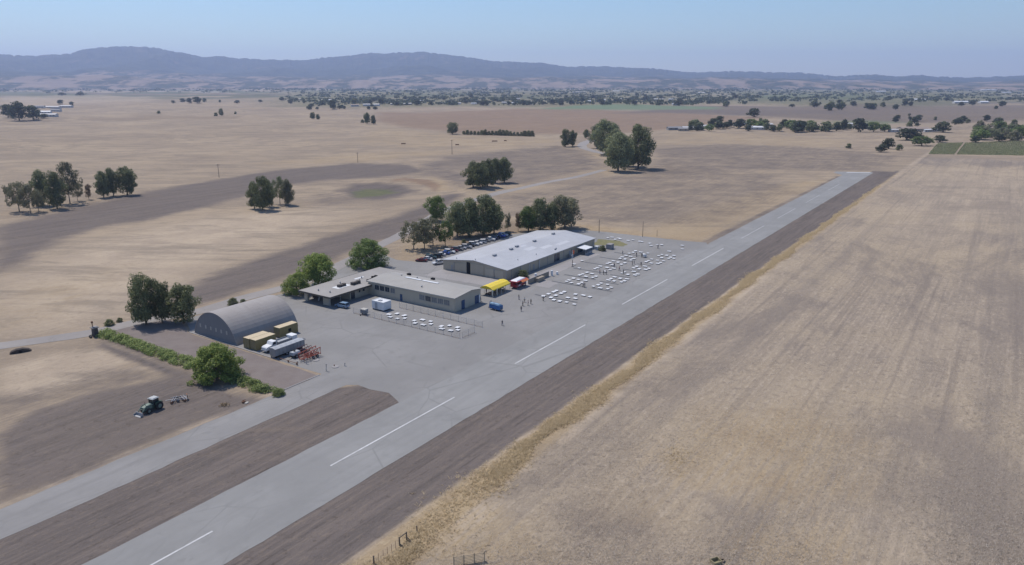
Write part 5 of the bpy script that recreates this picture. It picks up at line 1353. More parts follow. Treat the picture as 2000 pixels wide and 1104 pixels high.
# yellow canopy
M_yel = mat('yellow_canvas', (.72, .55, .055), .6, .08, .8)
M_yelp = mat('pale_canvas', (.60, .56, .48), .7, .12, 1.0)
ct = root_uv('canopy_tent', 'long bright yellow canopy tent with white legs and curtains', 'tent', 186.8, -133.7, .014, ROT + R(1))
Lc, Wc, Hc = 10.6, 5.2, 2.45
tp = MB(); k = 11
for i in range(k):
    x0, x1 = Lc * i / k, Lc * (i + 1) / k
    prof = [(-.1, Hc - .35), (0, Hc), (Wc * .2, Hc + .72), (Wc * .5, Hc + 1.05 - .05 * (i % 2)), (Wc * .8, Hc + .72), (Wc, Hc), (Wc + .1, Hc - .35)]
    m_ = len(prof); vs_ = [(x, y, z - .08 * math.sin(math.pi * (x / (Lc / 4) % 1)) * (1 if 0 < j < m_ - 1 else 0)) for x in (x0, x1) for j, (y, z) in enumerate(prof)]
    tp.add(vs_, [(j, j + 1, m_ + j + 1, m_ + j) for j in range(m_ - 1)])
for x in (0, Lc): tp.add([(x, 0, Hc), (x, Wc * .2, Hc + .72), (x, Wc * .5, Hc + 1.05), (x, Wc * .8, Hc + .72), (x, Wc, Hc)], [(0, 1, 2, 3, 4)])
tp.build('canopy', M_yel, ct)
for i in range(5):
    for y in (.05, Wc - .05): MB().tube((Lc * i / 4 * .98 + .1, y, 0), (Lc * i / 4 * .98 + .1, y, Hc), .06, n=6).build('leg', M_yelp, ct)
for x, y in ((.15, .1), (.15, Wc - .1), (Lc * .25 + .1, .1), (Lc - .15, Wc - .1)):
    cu = MB()
    for j in range(6): cu.tube((x + .07 * math.cos(j), y + .1 * math.sin(j * 1.05), .1), (x + .12 * math.cos(j), y + .16 * math.sin(j * 1.05), Hc - .1), .1, .13, 6)
    cu.build('curtain', M_yelp, ct)
for i in range(3):
    o = root_uv('bench_table', ['brown bench table under the near end of the yellow canopy', 'brown bench table under the middle of the yellow canopy', 'brown bench table under the far end of the yellow canopy'][i], 'table', 186.2 + (1.8 + 3.6 * i), -137.3 + 2.4 + .8 * (-i),  .014, ROT + R(1), 'bench tables under the yellow canopy')
    o.location = ct.matrix_basis @ Vector((1.9 + 3.6 * i, Wc / 2, 0)); 
    MB().span((-1.2, -.4, .7), (1.2, .4, .76)).build('top', M_rust, o)
    for s in (-1, 1): MB().span((-1.2, s * .85 - .15, .42), (1.2, s * .85 + .15, .47)).build('bench', M_rust, o)
    for x in (-.9, .9): MB().path([(x, -.95, .0), (x, -.25, .7)], .05).path([(x, .95, 0), (x, .25, .7)], .05).tube((x, -.9, .4), (x, .9, .4), .04).build('leg', M_black, o)

# red and white food stall
fs_ = root_uv('food_stall', 'red food stall with a white roof right of the yellow canopy', 'food stall', 199.2, -132.4, .014, ROT + R(3))
M_redp = mat('red_vinyl', (.38, .035, .05), .5, .12, 1.0); M_orng = mat('orange_vinyl', (.62, .20, .07), .5, .12, 1.0)
MB().span((.1, .1, .55), (6.4, 2.6, 1.3)).span((.1, 1.6, 1.302), (6.4, 2.6, 2.3)).build('body', M_redp, fs_)
MB().span((-.25, -.25, 2.305), (6.7, 2.9, 2.62)).build('awning', M_redp, fs_)
MB().box((3.2, 1.3, 2.76), (6.2, 2.5, .26), taper=.82).build('roof', M_whitep, fs_)
MB().prism([(-.25, 2.3), (-.28, 2.6), (-1.0, 2.1), (-1.0, 2.02)], 'x', 2.2, 6.6).build('side_awning', M_orng, fs_)
for x in (.2, 3.2, 6.3): MB().tube((x, .0, 0), (x, .0, 2.31), .05).build('post', M_steel, fs_)
MB().span((3.5, .02, 1.302), (6.2, .9, 1.36)).build('counter', M_whitep, fs_)
for s in (0, 1):
    for x in (1.6, 4.6): wheel(fs_, x, .3 + s * 2.1, .32, .22, 1 if s else -1)
MB().tube((0, 1.3, .6), (-1.2, 1.3, .5), .06).tube((-1.1, 1.3, 0), (-1.1, 1.3, .55), .05).build('drawbar', M_black, fs_)
MB().span((1.3, .09, .7), (2.6, .098, 1.2)).build('menu_board', M_whitep, fs_)

# blue water trailer
bt = root_uv('blue_trailer', 'blue tank trailer with a pale blue top standing alone on the apron', 'trailer', 176.3, -124.9, .014, ROT + R(86))
# local x now points across the apron
M_pblue = mat('pale_blue_paint', (.24, .36, .47), .5, .15, 1.2)
MB().span((-2.05, -.9, .5), (.15, .9, 1.75)).span((.2, -.85, .5), (2.05, .85, 1.6)).build('tank', M_blue, bt)
MB().add([(-2.0, -.85, 1.753), (2.0, -.85, 1.753), (2.0, .85, 1.753), (-2.0, .85, 1.753), (-1.8, -.1, 2.2), (1.8, -.1, 2.2), (1.8, .7, 2.2), (-1.8, .7, 2.2)], [(0, 3, 2, 1), (4, 5, 6, 7), (0, 1, 5, 4), (1, 2, 6, 5), (2, 3, 7, 6), (3, 0, 4, 7)]).build('cover', M_pblue, bt)
rl = MB()
for x in (-1.9, -.2, .25, 1.9): rl.tube((x, .8, 1.6), (x, .8, 2.6), .04)
rl.tube((-1.9, .8, 2.58), (1.9, .8, 2.58), .035); rl.build('railing', M_blue, bt)
MB().span((.22, -.88, .5), (.3, -.853, 1.55)).span((-2.05, -.5, .7), (-2.004, .5, 1.3)).build('panel', M_pblue, bt)
MB().span((-2.2, -.5, .32), (2.3, -.35, .54)).span((-2.2, .35, .32), (2.3, .5, .54)).tube((2.2, 0, .42), (3.1, 0, .4), .06).tube((3.0, 0, 0), (3.0, 0, .5), .05).build('chassis', M_black, bt)
for x in (-.55, .45):
    for s in (-1, 1): wheel(bt, x, s * .8, .34, .24, s)

# windsock and poles
wsk = root_uv('windsock_pole', 'brown and white pole with a drooping orange windsock near the tan wall', 'windsock', *uvp(1118, 521), .014)
MB().tube((0, 0, 0), (0, 0, 2.6), .14, .13, 8).build('lower_pole', M_wood, wsk); MB().tube((0, 0, 2.6), (0, 0, 6.3), .08, .06, 8).build('upper_pole', M_whitep, wsk)
M_or = mat('orange_cloth', (.62, .16, .06), .7, .15, 2.0)
ws = MB(); pr = [(.42, 0, 6.1, .42), (.65, 0, 5.7, .36), (.75, .05, 5.2, .28), (.78, .08, 4.7, .2)]
for a, b in zip(pr[:-1], pr[1:]): ws.tube(a[:3], b[:3], a[3], b[3], 10, caps=False)
ws.build('sock', M_or, wsk); MB().tube((0, 0, 6.2), (.45, 0, 6.2), .03).build('arm', M_steel, wsk)
MB().tube((0, 0, 0), (0, 0, .25), .45, .4, 10).build('base', M_conc, wsk)
def pole(px, py, H, label, arms=True, r=.14, cat='utility pole'):
    x, y, z = at(px, py); o = empty('utility_pole', label, cat, (x, y, z), R(20), 'wooden utility poles')
    MB().tube((0, 0, -.1), (0, 0, H), r, r * .7, 8).build('pole', M_wood, o)
    if arms:
        MB().span((-1.3, -.08, H - .9), (1.3, .08, H - .7)).build('cross_arm', M_wood, o)
        for xx in (-1.1, -.4, .4, 1.1): MB().tube((xx, 0, H - .7), (xx, 0, H - .5), .07, .05, 6).build('insulator', M_steel, o)
pole(1170, 455, 6.3, 'tall dark pole beyond the far corner of the white metal roof', False, .16)
pole(1255, 463, 7.2, 'thin pole on the field edge behind the far tables', False, .13)
pole(428, 347, 10, 'pole on the edge of the dark band in the left field', True, .2)
pole(699, 318, 9, 'pole on the crest between the golden field and the dark band', True, .2)
pole(883, 302, 14, 'pole with a crossarm below the rounded tree in the golden field', True, .28)
pole(14, 402, 11, 'pole at the far left edge beside the leftmost trees', True, .2)
pole(1283, 462, 3.2, 'short post on the field edge behind the far tables', False, .1)

# dark culvert mound by the road at the left
cm = empty('culvert', 'dark earth mound over a culvert beside the road at the left edge', 'culvert', at(40, 688), ROT + R(-22))
MB().prism([(-2.4, 0), (-2.0, .55), (-.8, .95), (.6, 1.0), (1.9, .6), (2.5, 0)], 'y', -.7, .7).build('mound', mat('dark_earth', (.075, .064, .058), .95, .3, 2.0, .05), cm)
MB().tube((0, -.9, .35), (0, .9, .35), .38, .38, 12).build('pipe', M_black, cm)

# low dark things lying in the golden field
for x, y, l_, lab in ((788, 282, 5.0, 'dark feed trough alone in the middle of the golden field'), (893, 284, 4.0, 'dark feed trough just right of the pole with a crossarm'), (966, 277, 6.5, 'longest dark feed trough, below the bush row'), (987, 276, 3.0, 'smallest dark feed trough below the bush row')):
    o = empty('feed_trough', lab, 'trough', at(x, y), _tr.uniform(-.2, .2), 'dark troughs in the golden field')
    MB().prism([(-.7, 1.3), (-.5, .35), (.5, .35), (.7, 1.3), (.6, 1.3), (.42, .45), (-.42, .45), (-.6, 1.3)], 'x', -l_ / 2, l_ / 2).build('bin', M_rust, o)
    for s in (-1, 1): MB().span((s * l_ * .4 - .1, -.5, 0), (s * l_ * .4 + .1, .5, .36)).build('stand', M_black, o)

# ---- foreground fence, corral panel and crate
ff = empty('field_fence', 'wire fence with dark posts at the bottom edge beside the dry grass', 'fence', (*W(65.2, -68.3)[:2], 0))
base = Vector((*W(65.2, -68.3)[:2], 0))
pts = [Vector(W(u, v)) - base for u, v in ((65.2, -68.3), (70.7, -68.3), (72.3, -68.3), (74.8, -68.4))]
for i, p_ in enumerate(pts): MB().tube(p_ - Vector((0, 0, .1)), p_ + Vector((0, 0, 1.5 if i < 3 else 1.15)), .13 if i < 3 else .09, .11, 8).build('post', M_wood, ff)
for t in (.18, .36, .52, .68, .84):
    p_ = pts[0].lerp(pts[1], t); MB().tube(p_, p_ + Vector((0, 0, 1.3)), .03, n=5).build('stake', M_rust, ff)
for z in (.25, .55, .85, 1.2): MB().tube(pts[0] + Vector((0, 0, z)), pts[1] + Vector((0, 0, z)), .014, n=4).build('wire', M_steel, ff)
MB().tube(pts[1] + Vector((0, 0, 1.35)), pts[2] + Vector((0, 0, 1.35)), .1, n=8).build('rail', M_wood, ff)
off = Vector(W(0, 1)) * 1.0; off.z = 0
MB().tube(pts[1] + Vector((0, 0, .3)), pts[1] + off * 1.1 + Vector((0, 0, .05)), .08, n=7).tube(pts[2] + Vector((0, 0, .6)), pts[2] + off * 1.2 + Vector((0, 0, .05)), .07, n=7).tube(pts[1] + off * 1.1 + Vector((0, 0, .1)), pts[2] + off * 1.2 + Vector((0, 0, .1)), .06, n=7).build('brace', M_wood, ff)
cp = empty('corral_panel', 'weathered wooden rail panel leaning in the dry grass at the bottom edge', 'fence panel', (*at(886, 1106)[:2], 0))
d_ = Vector((*at(947, 1096)[:2], 0)) - Vector((*at(886, 1106)[:2], 0)); ang = math.atan2(d_.y, d_.x); cp.rotation_euler = (0, 0, ang); Lp = d_.length
pn = MB()
for i in range(6): pn.span((0, -.03, .18 + i * .24), (Lp, .03, .26 + i * .24))
M_pale_wood = mat('bleached_wood', (.36, .30, .22), .85, .2, 2.0, .1)
pn.build('rails', M_pale_wood, cp)
for x in (.05, Lp * .33, Lp * .66, Lp - .05): MB().span((x - .06, .032, 0), (x + .06, .1, 1.6)).build('upright', M_pale_wood, cp)
cx_ = empty('wooden_crate', 'broken open wooden crate half buried in the stubble at the bottom edge', 'crate', (*at(1398, 1100)[:2], 0), R(24))
cr_ = MB(); cr_.span((-.7, -.55, 0), (-.62, .55, .55)).span((.62, -.55, 0), (.7, .55, .55)).span((-.61, -.55, 0), (.61, -.47, .5)).span((-.61, .47, 0), (.61, .55, .6)).build('sides', mat('yellow_wood', (.33, .28, .17), .85, .2, 2.0), cx_)
MB().span((-.6, -.46, .02), (.6, .46, .08)).build('floor', mat('mossy_board', (.25, .235, .13), .9, .2, 2.0), cx_)
MB().box((1.2, -.3, .22), (.7, .16, .14), rz=.5).box((1.35, .3, .14), (.5, .3, .2), rz=-.3).build('broken_slat', M_wood, cx_)
# ================================================================== white folding tables
M_ttop = mat('white_table_top', (.62, .63, .645), .6, .06, 2.0); M_tleg = mat('grey_table_leg', (.16, .165, .17), .5, .1)
def table_mesh(L, Wd, H, name):
    b = MB()
    b.box((0, 0, H), (L, Wd, .05)); b.box((0, 0, H - .045), (L * .94, Wd * .9, .035), 1)
    for s in (-1, 1):
        x = s * L * .36
        b.tube((x, -Wd * .4, 0), (x, -Wd * .36, H - .06), .018, n=5, mi=1).tube((x, Wd * .4, 0), (x, Wd * .36, H - .06), .018, n=5, mi=1)
        b.tube((x, -Wd * .42, .02), (x, Wd * .42, .02), .018, n=5, mi=1).tube((x, -Wd * .38, .15), (x, Wd * .38, .15), .014, n=5, mi=1).tube((x, 0, .15), (x * .35, 0, H - .06), .014, n=5, mi=1)
    return b.mesh(name, [M_ttop, M_tleg])
TB = [table_mesh(1.85, 1.35, .30, 'flat_table'), table_mesh(1.35, 1.2, .28, 'flat_table'), table_mesh(1.7, 1.3, .30, 'flat_table')]
tb = random.Random(8)
def tables(pts, label, group, rot=None, big=0):
    for x, y in pts:
        o = link('flat_table', TB[tb.choice((0, 2, 2, 1)) if not big else 0]); o.location = (*at(x, y + .3)[:2], .014)
        o.rotation_euler = (0, 0, (ROT + tb.choice((0, R(90))) if rot is None else rot) + tb.uniform(-.25, .25)); o.scale = (.86, .86, 1); tag(o, label, 'table', group)
def sc(pts, s, ox, oy): return [(ox + x / s, oy + y / s) for x, y in pts]
a = lambda p: sc(p, 6.65, 680, 520); c5 = lambda p: sc(p, 10, 1000, 500); c6 = lambda p: sc(p, 9.09, 1120, 440)
tables(a([(530, 635), (635, 625), (730, 650), (545, 668), (640, 690), (735, 685)]), 'flat white low table in the left block inside the wire fences', 'tables in the left block inside the wire fences')
tables(a([(860, 715), (965, 705), (1070, 725), (870, 748), (975, 770), (1075, 760)]), 'flat white low table in the middle block inside the wire fences', 'tables in the middle block inside the wire fences')
tables(a([(1210, 790), (1315, 780), (1420, 805), (1215, 822), (1330, 845), (1425, 838)]), 'flat white low table in the right block inside the wire fences', 'tables in the right block inside the wire fences')
tables(c5([(610, 795), (710, 755), (810, 715), (865, 690), (760, 825), (855, 783), (960, 742), (815, 870), (930, 895)]), 'flat white low table in the tight near block between the people and the runway', 'tables in the tight near block', ROT + R(8), 1)
tables(c5([(1090, 828), (1240, 760), (1235, 843), (1395, 780), (1520, 810), (1215, 955), (1065, 915), (1020, 712)]), 'flat white low table in the loose scatter right of the tight near block', 'tables in the loose scatter by the tight near block')
tables(c5([(1200, 448), (1115, 485), (1065, 510), (1160, 535), (1295, 473), (1430, 490), (1300, 560), (1365, 530)]), 'flat white low table in the first block beyond the pale concrete pad', 'tables in the first block beyond the pale pad')
tables(c5([(1380, 365), (1465, 333), (1560, 358), (1440, 412), (1640, 410), (1575, 432), (1320, 385)]), 'flat white low table in the second block beyond the pale concrete pad', 'tables in the second block beyond the pale pad')
tables(c5([(1590, 605), (1680, 578), (1740, 545), (1720, 638), (1865, 570), (1935, 625), (1870, 655)]), 'flat white low table in the block nearest the runway stripe', 'tables in the block nearest the runway stripe')
tables(c6([(730, 930), (665, 960), (620, 985), (830, 955), (950, 965), (720, 1003), (905, 1000), (850, 1020)]), 'flat white low table in the second block along the runway', 'tables in the second block along the runway')
tables(c6([(1070, 832), (1140, 878), (1090, 897), (965, 885), (905, 840), (865, 860)]), 'flat white low table in the third block along the runway', 'tables in the third block along the runway')
tables(c6([(425, 768), (475, 738), (595, 762), (650, 803), (715, 775), (560, 830), (380, 785)]), 'flat white low table in the block below the windsock pole', 'tables in the block below the windsock pole')
tables(c6([(640, 675), (710, 645), (790, 668), (690, 715), (850, 705), (910, 680), (600, 690)]), 'flat white low table in the block right of the windsock pole', 'tables in the block right of the windsock pole')
tables(c6([(1120, 742), (1270, 738), (1165, 787), (1340, 778), (1280, 797), (1070, 770)]), 'flat white low table in the fourth block along the runway', 'tables in the fourth block along the runway')
tables(c6([(930, 548), (1015, 565), (865, 575), (915, 612), (1065, 605), (1020, 630), (830, 600)]), 'flat white low table in the middle block level with the white porch', 'tables in the middle block level with the white porch')
tables(c6([(1060, 492), (1195, 487), (990, 508), (1100, 465), (1240, 520), (1320, 505)]), 'flat white low table in the sparse far block beyond the white porch', 'tables in the sparse far block beyond the white porch')
tables(c6([(1330, 640), (1390, 612), (1490, 632), (1600, 645), (1380, 683), (1545, 675), (1495, 690), (1290, 660)]), 'flat white low table in the fifth block along the runway', 'tables in the fifth block along the runway')
tables(c6([(1510, 552), (1570, 530), (1655, 545), (1780, 548), (1565, 588), (1725, 580), (1690, 600)]), 'flat white low table in the farthest block along the runway', 'tables in the farthest block along the runway')
tables(c6([(610, 232), (685, 222), (740, 260), (800, 240), (830, 252)]), 'flat white low table in the back row behind the grassy verge', 'tables in the back row behind the grassy verge')
tables(c6([(970, 280), (1055, 270), (1175, 295), (1350, 330), (1375, 370), (1490, 358), (1565, 355), (1210, 300)]), 'flat white low table in the back row before the two poles', 'tables in the back row before the two poles')
tables(c6([(1930, 367), (1930, 432), (1700, 472), (1780, 600)]), 'flat white low table standing apart at the far right end of the tables', 'tables standing apart at the far right end')
tables(c6([(5, 700), (150, 640), (100, 770)]), 'flat white low table alone near the foot of the windsock pole', 'tables alone near the windsock pole')

# ================================================================== people
SKIN = mat('skin', (.36, .22, .15), .6, .05, 3.0); HAIRM = [mat('dark_hair', (.03, .022, .018), .7, .1), mat('brown_hair', (.12, .075, .045), .7, .1), mat('grey_hair', (.3, .29, .28), .7, .1)]
CLOTH = {k: mat('cloth_' + k.replace(' ', '_'), v, .9, .1, 3.0, .05) for k, v in {'black': (.025, .025, .028), 'white': (.62, .62, .62), 'navy': (.03, .045, .10), 'red': (.34, .05, .06), 'grey': (.16, .16, .17), 'denim': (.07, .10, .17), 'khaki': (.27, .22, .15), 'pink': (.5, .25, .28), 'blue': (.08, .17, .36), 'green': (.08, .13, .07)}.items()}
def skin_mesh(name, joints, bones, m, sub=1, root=0):
    """a smooth body grown round connected joints: (position, radius)"""
    me = bpy.data.meshes.new('tmp'); me.from_pydata([j[0] for j in joints], bones, []); me.update()
    o = bpy.data.objects.new('tmp', me); COL.objects.link(o)
    md = o.modifiers.new('s', 'SKIN'); md.use_smooth_shade = True
    if not me.skin_vertices: raise RuntimeError('no skin layer')
    for v, j in zip(me.skin_vertices[0].data, joints):
        rr__ = j[1] if isinstance(j[1], tuple) else (j[1], j[1]); v.radius = rr__
    me.skin_vertices[0].data[root].use_root = True
    s2 = o.modifiers.new('u', 'SUBSURF'); s2.levels = sub; s2.render_levels = sub
    dg = bpy.context.evaluated_depsgraph_get(); out = bpy.data.meshes.new_from_object(o.evaluated_get(dg)); out.name = name
    out.materials.clear(); out.materials.append(m); bpy.data.objects.remove(o); return out
def person_meshes(pose):
    """facing local +x, 1.72 m"""
    hip, kn, an = .92, .50, .09; st = {'stand': 0, 'walk': .26, 'sit': 0, 'reach': .05}[pose]
    sit = pose == 'sit'; dz = -.45 if sit else 0
    J = []; Bn = []
    def add(p, r, par=None):
        J.append(((p[0], p[1], p[2] + dz), r)); 
        if par is not None: Bn.append((par, len(J) - 1))
        return len(J) - 1
    pel = add((0, 0, .95), (.135, .115)); wa = add((0, 0, 1.12), (.115, .10), pel); ch = add((.01, 0, 1.32), (.15, .115), wa); ns = add((0, 0, 1.44), (.075, .07), ch); nk = add((.01, 0, 1.50), .055, ns); hd = add((.02, 0, 1.60), (.078, .09), nk); tp_ = add((.015, 0, 1.69), (.062, .07), hd); no = add((.115, 0, 1.60), .018, hd)
    legs = []; arms = []
    for s in (-1, 1):
        f_ = st * s
        if sit: pts = [((.06, .10 * s, .92), .085), ((.44, .11 * s, .95), .065), ((.46, .11 * s, .54), .045), ((.60, .12 * s, .50), .038)]
        else: pts = [((0, .10 * s, .88), .09), ((f_ * .5 + .03, .11 * s, .50), .062), ((f_ * .9, .11 * s, .09), .042), ((f_ * .9 + .16, .13 * s, .04), .035)]
        k = pel; L_ = []
        for p, r in pts: k = add(p, r, k); L_.append(k)
        legs.append(L_)
        sw = -st * s * .8
        if pose == 'reach' or sit: ap = [((0, .19 * s, 1.41), .058), ((.10, .24 * s, 1.16), .043), ((.34, .20 * s, 1.14), .034), ((.41, .19 * s, 1.14), (.036, .02))]
        else: ap = [((0, .19 * s, 1.41), .058), ((sw * .35 - .02, .24 * s, 1.14), .043), ((sw + .05, .25 * s, .90), .034), ((sw + .07, .25 * s, .83), (.02, .036))]
        k = ch; A_ = []
        for p, r in ap: k = add(p, r, k); A_.append(k)
        hp_ = Vector(ap[-1][0]); dr = (hp_ - Vector(ap[-2][0])).normalized(); sd = Vector((0, 1, 0)) if abs(dr.x) > .7 else Vector((1, 0, 0))
        dn = Vector((0, 0, -1)) if abs(dr.x) > .7 else Vector((0, -s, 0))
        for fi, fl in enumerate((.068, .080, .076, .060)):
            b_ = hp_ + sd * (.027 - .018 * fi) + dr * .035; m__ = b_ + dr * fl * .5 + dn * .008; e_ = m__ + dr * fl * .4 + dn * .022
            k2 = add(b_, .009, k); k2 = add(m__, .0085, k2); add(e_, .007, k2)
        b_ = hp_ + sd * .038 - dr * .012; k2 = add(b_, .011, k); add(b_ + sd * .02 + dr * .04, .009, k2)
        arms.append(A_)
    body = skin_mesh('person', J, Bn, SKIN)
    def part(ids, bones, grow, m, name):
        mp = {k: i for i, k in enumerate(ids)}
        jj = [(J[k][0], tuple(q_ + grow for q_ in J[k][1]) if isinstance(J[k][1], tuple) else J[k][1] + grow) for k in ids]
        return skin_mesh(name, jj, [(mp[a_], mp[b_]) for a_, b_ in bones], m)
    top = part([ch, wa, pel, ns] + [arms[0][0], arms[0][1], arms[1][0], arms[1][1]], [(ch, wa), (wa, pel), (ch, ns), (ch, arms[0][0]), (arms[0][0], arms[0][1]), (ch, arms[1][0]), (arms[1][0], arms[1][1])], .014, CLOTH['grey'], 'shirt')
    bot = part([pel] + legs[0][:3] + legs[1][:3], [(pel, legs[0][0]), (legs[0][0], legs[0][1]), (legs[0][1], legs[0][2]), (pel, legs[1][0]), (legs[1][0], legs[1][1]), (legs[1][1], legs[1][2])], .016, CLOTH['denim'], 'trousers')
    hz_ = J[hd][0][2]
    hair = MB().ball((.0, 0, hz_ + .055), .105, sc=(1.0, .88, .85)).ball((-.045, 0, hz_ - .01), .085, sc=(.8, .95, 1.1)).mesh('hair', HAIRM[0], True)
    shoes = MB(); 
    for L_ in legs: x_, y_, z_ = J[L_[2]][0]; shoes.box((x_ + .07, y_, z_ - .045), (.28, .105, .085))
    eyes = MB().ball((.098, .032, hz_ + .02), .011).ball((.098, -.032, hz_ + .02), .011).mesh('eyes', M_black)
    return body, top, bot, hair, shoes.mesh('shoes', M_black), eyes
PM = {p: person_meshes(p) for p in ('stand', 'walk', 'sit', 'reach')}
def person(px, py, pose, rz, shirt, trousers, hair, label, hs=1.0, xyz=None):
    o = empty('person', label, 'person', xyz or (*at(px, py)[:2], .016), rz); o.scale = (hs,) * 3
    b, t, bt_, h_, s_, e_ = PM[pose]
    link('body', b, o)
    for nm, me, m in (('shirt', t, CLOTH[shirt]), ('trousers', bt_, CLOTH[trousers]), ('hair', h_, HAIRM[hair])):
        c = link(nm, me, o); c.material_slots[0].link = 'OBJECT'; c.material_slots[0].material = m
    link('shoes', s_, o); link('eyes', e_, o); return o
person(1013.5, 585.5, 'stand', .4, 'black', 'denim', 0, 'person in dark clothes standing nearest the red food stall')
person(1021, 598, 'reach', -.3, 'navy', 'black', 0, 'person in dark clothes at the centre of the open group')
person(1024.5, 591, 'stand', 1.6, 'white', 'khaki', 1, 'person in a white top at the centre of the open group')
person(1018, 608, 'walk', -2.0, 'grey', 'navy', 0, 'person walking towards the camera below the open group')
person(1037, 594, 'stand', 2.6, 'black', 'black', 0, 'person in black at the right of the open group')
person(1031.5, 597, 'stand', 3.0, 'pink', 'khaki', 1, 'person in a pale pink top left of the one in black')
person(981, 636, 'walk', -1.2, 'grey', 'denim', 2, 'person walking alone between the wire fence and the runway', .97)
person(1026, 559, 'stand', -2.4, 'blue', 'black', 0, 'person in blue at the right side of the red food stall')
person(950, 573, 'stand', -2.2, 'black', 'denim', 0, 'person under the left end of the yellow canopy')
person(959, 597, 'stand', -.5, 'green', 'black', 0, 'person beside the left end of the blue trailer')
person(939, 589, 'stand', .2, 'navy', 'black', 0, 'person by the blue doors at the end of the cream building')
person(1061, 588, 'stand', 1.0, 'grey', 'khaki', 2, 'person in pale clothes left of the tight near block of tables')
person(1139, 561, 'reach', 2.4, 'white', 'black', 1, 'person in white bending at the first block beyond the pale pad')
person(1142, 562, 'stand', -.6, 'black', 'grey', 0, 'person in black beside the one bending in white')
person(1171.5, 535.5, 'stand', .3, 'red', 'denim', 0, 'person in red standing below the windsock block of tables')
person(1178.5, 536.5, 'reach', .0, 'black', 'black', 0, 'person in black right of the one in red by the tables')
person(1184.5, 536.5, 'reach', 3.0, 'navy', 'grey', 0, 'person in navy facing the one in black by the tables')
person(1199.5, 522.5, 'stand', 1.2, 'black', 'denim', 0, 'person standing in the block right of the windsock pole')
person(1209.5, 529, 'walk', -.7, 'red', 'navy', 1, 'person in red walking across the middle lane between table blocks')
person(1217.5, 535.5, 'reach', .8, 'grey', 'black', 0, 'person in grey at the third block along the runway')
person(1235, 518.5, 'reach', 2.9, 'black', 'grey', 0, 'person in dark clothes leaning at the centre of the far tables', 1.0)
person(1238.5, 516, 'stand', -.4, 'white', 'denim', 1, 'person in white behind the one leaning at the far tables')
person(1252, 520, 'stand', .9, 'navy', 'khaki', 2, 'person in navy by the fourth block along the runway')
person(1253.5, 503, 'stand', -1.2, 'black', 'black', 0, 'tall person in black beside a pale cart among the far tables', 1.08)
person(1216, 497.5, 'reach', .2, 'grey', 'denim', 0, 'person in grey near the white porch side of the far tables')
person(1243, 501.5, 'walk', .5, 'black', 'grey', 0, 'person in dark clothes walking left of the tall one in black')
person(1285, 485.5, 'reach', 2.0, 'navy', 'black', 0, 'person farthest away, at the back row of tables')
person(846, 477, 'stand', 1.0, 'black', 'denim', 0, 'person standing behind the parked car row', 1.0, at(902, 483.5))
# pale cart next to the tall person
o = empty('hand_cart', 'pale round topped cart beside the tall person in black', 'cart', (*at(1259, 503)[:2], .014), .5)
MB().box((0, 0, .75), (1.3, .9, .7)).build('box', M_whitep, o); MB().box((0, 0, 1.16), (1.4, 1.0, .12), taper=.85).build('lid', M_tarp, o)
for s in (-1, 1): wheel(o, 0, s * .5, .22, .1, s)
MB().path([(-.6, -.3, .9), (-1.0, -.3, 1.1), (-1.0, .3, 1.1), (-.6, .3, .9)], .025).tube((.5, 0, 0), (.5, 0, .42), .04).build('handle', M_steel, o)
# ================================================================== the far plain: trees, houses, plots
FARM = []
for s_, (kind, leaf) in enumerate([('oak', 'far'), ('gum', 'far'), ('oak', 'gum'), ('gum', 'oak'), ('oak', 'green'), ('round', 'olive'), ('tall', 'far')]):
    r = random.Random(500 + s_); cl = [c_ for i, c_ in enumerate(crown_clumps(r, kind, 10.0)) if i % 3 == 0]
    cl = [(c_, (a * 1.45, b * 1.45, d * 1.35)) for c_, (a, b, d) in cl]
    me = leaves_mesh('far_tree', cl, 15, .62, LEAF[leaf], 600 + s_, .02)
    bm = bmesh.new(); bm.from_mesh(me); t_ = MB().tube((0, 0, -.3), (0, 0, 4.5), .36, .18, 6)
    vs_ = [bm.verts.new(v) for v in t_.v]; me.materials.append(BARK)
    for f in t_.f: bm.faces.new([vs_[i] for i in f]).material_index = 1
    bm.to_mesh(me); bm.free(); FARM.append(me)
fr = random.Random(2024)
def far_tree(px, py, H, wide, var, label, group, cat='tree', name='far_tree'):
    o = link(name, FARM[var]); o.location = at(px, py); k = H / 10
    o.rotation_euler = (0, 0, fr.uniform(0, 6.28)); o.scale = (k * wide, k * wide, k); return tag(o, label, cat, group)
# town belt below the hills
for i in range(74):
    t = fr.random(); x = 545 + 860 * t; lim = 207 - 4 * max(0, (700 - x) / 150) - 2.5 * max(0, (x - 1050) / 300)
    y = lim - abs(fr.gauss(0, 7)) ; y = max(y, 184)
    far_tree(x, y, fr.uniform(9, 17), fr.uniform(.9, 1.5), fr.choice((0, 1, 0, 1, 2, 3)), 'dark tree among the houses of the distant town below the hills', 'trees in the distant town below the hills')
for x, y, H, wd, lab in ((650, 214, 24, .8, 'tall dark tree standing at the near edge of the distant town'), (567, 203, 13, 1.3, 'spreading tree at the left end of the distant town'), (1327, 207, 17, 1.3, 'round dark tree alone at the right end of the pale green strip'), (1080, 204, 16, 1.6, 'broad dark tree at the left end of the pale green strip')):
    far_tree(x, y, H, wd, 0, lab, None)
for i in range(13):
    far_tree(fr.uniform(600, 740), fr.uniform(207, 215), fr.uniform(5, 10), 1.4, 0, 'low dark tree on the tan ground in front of the distant town', 'low trees in front of the distant town')
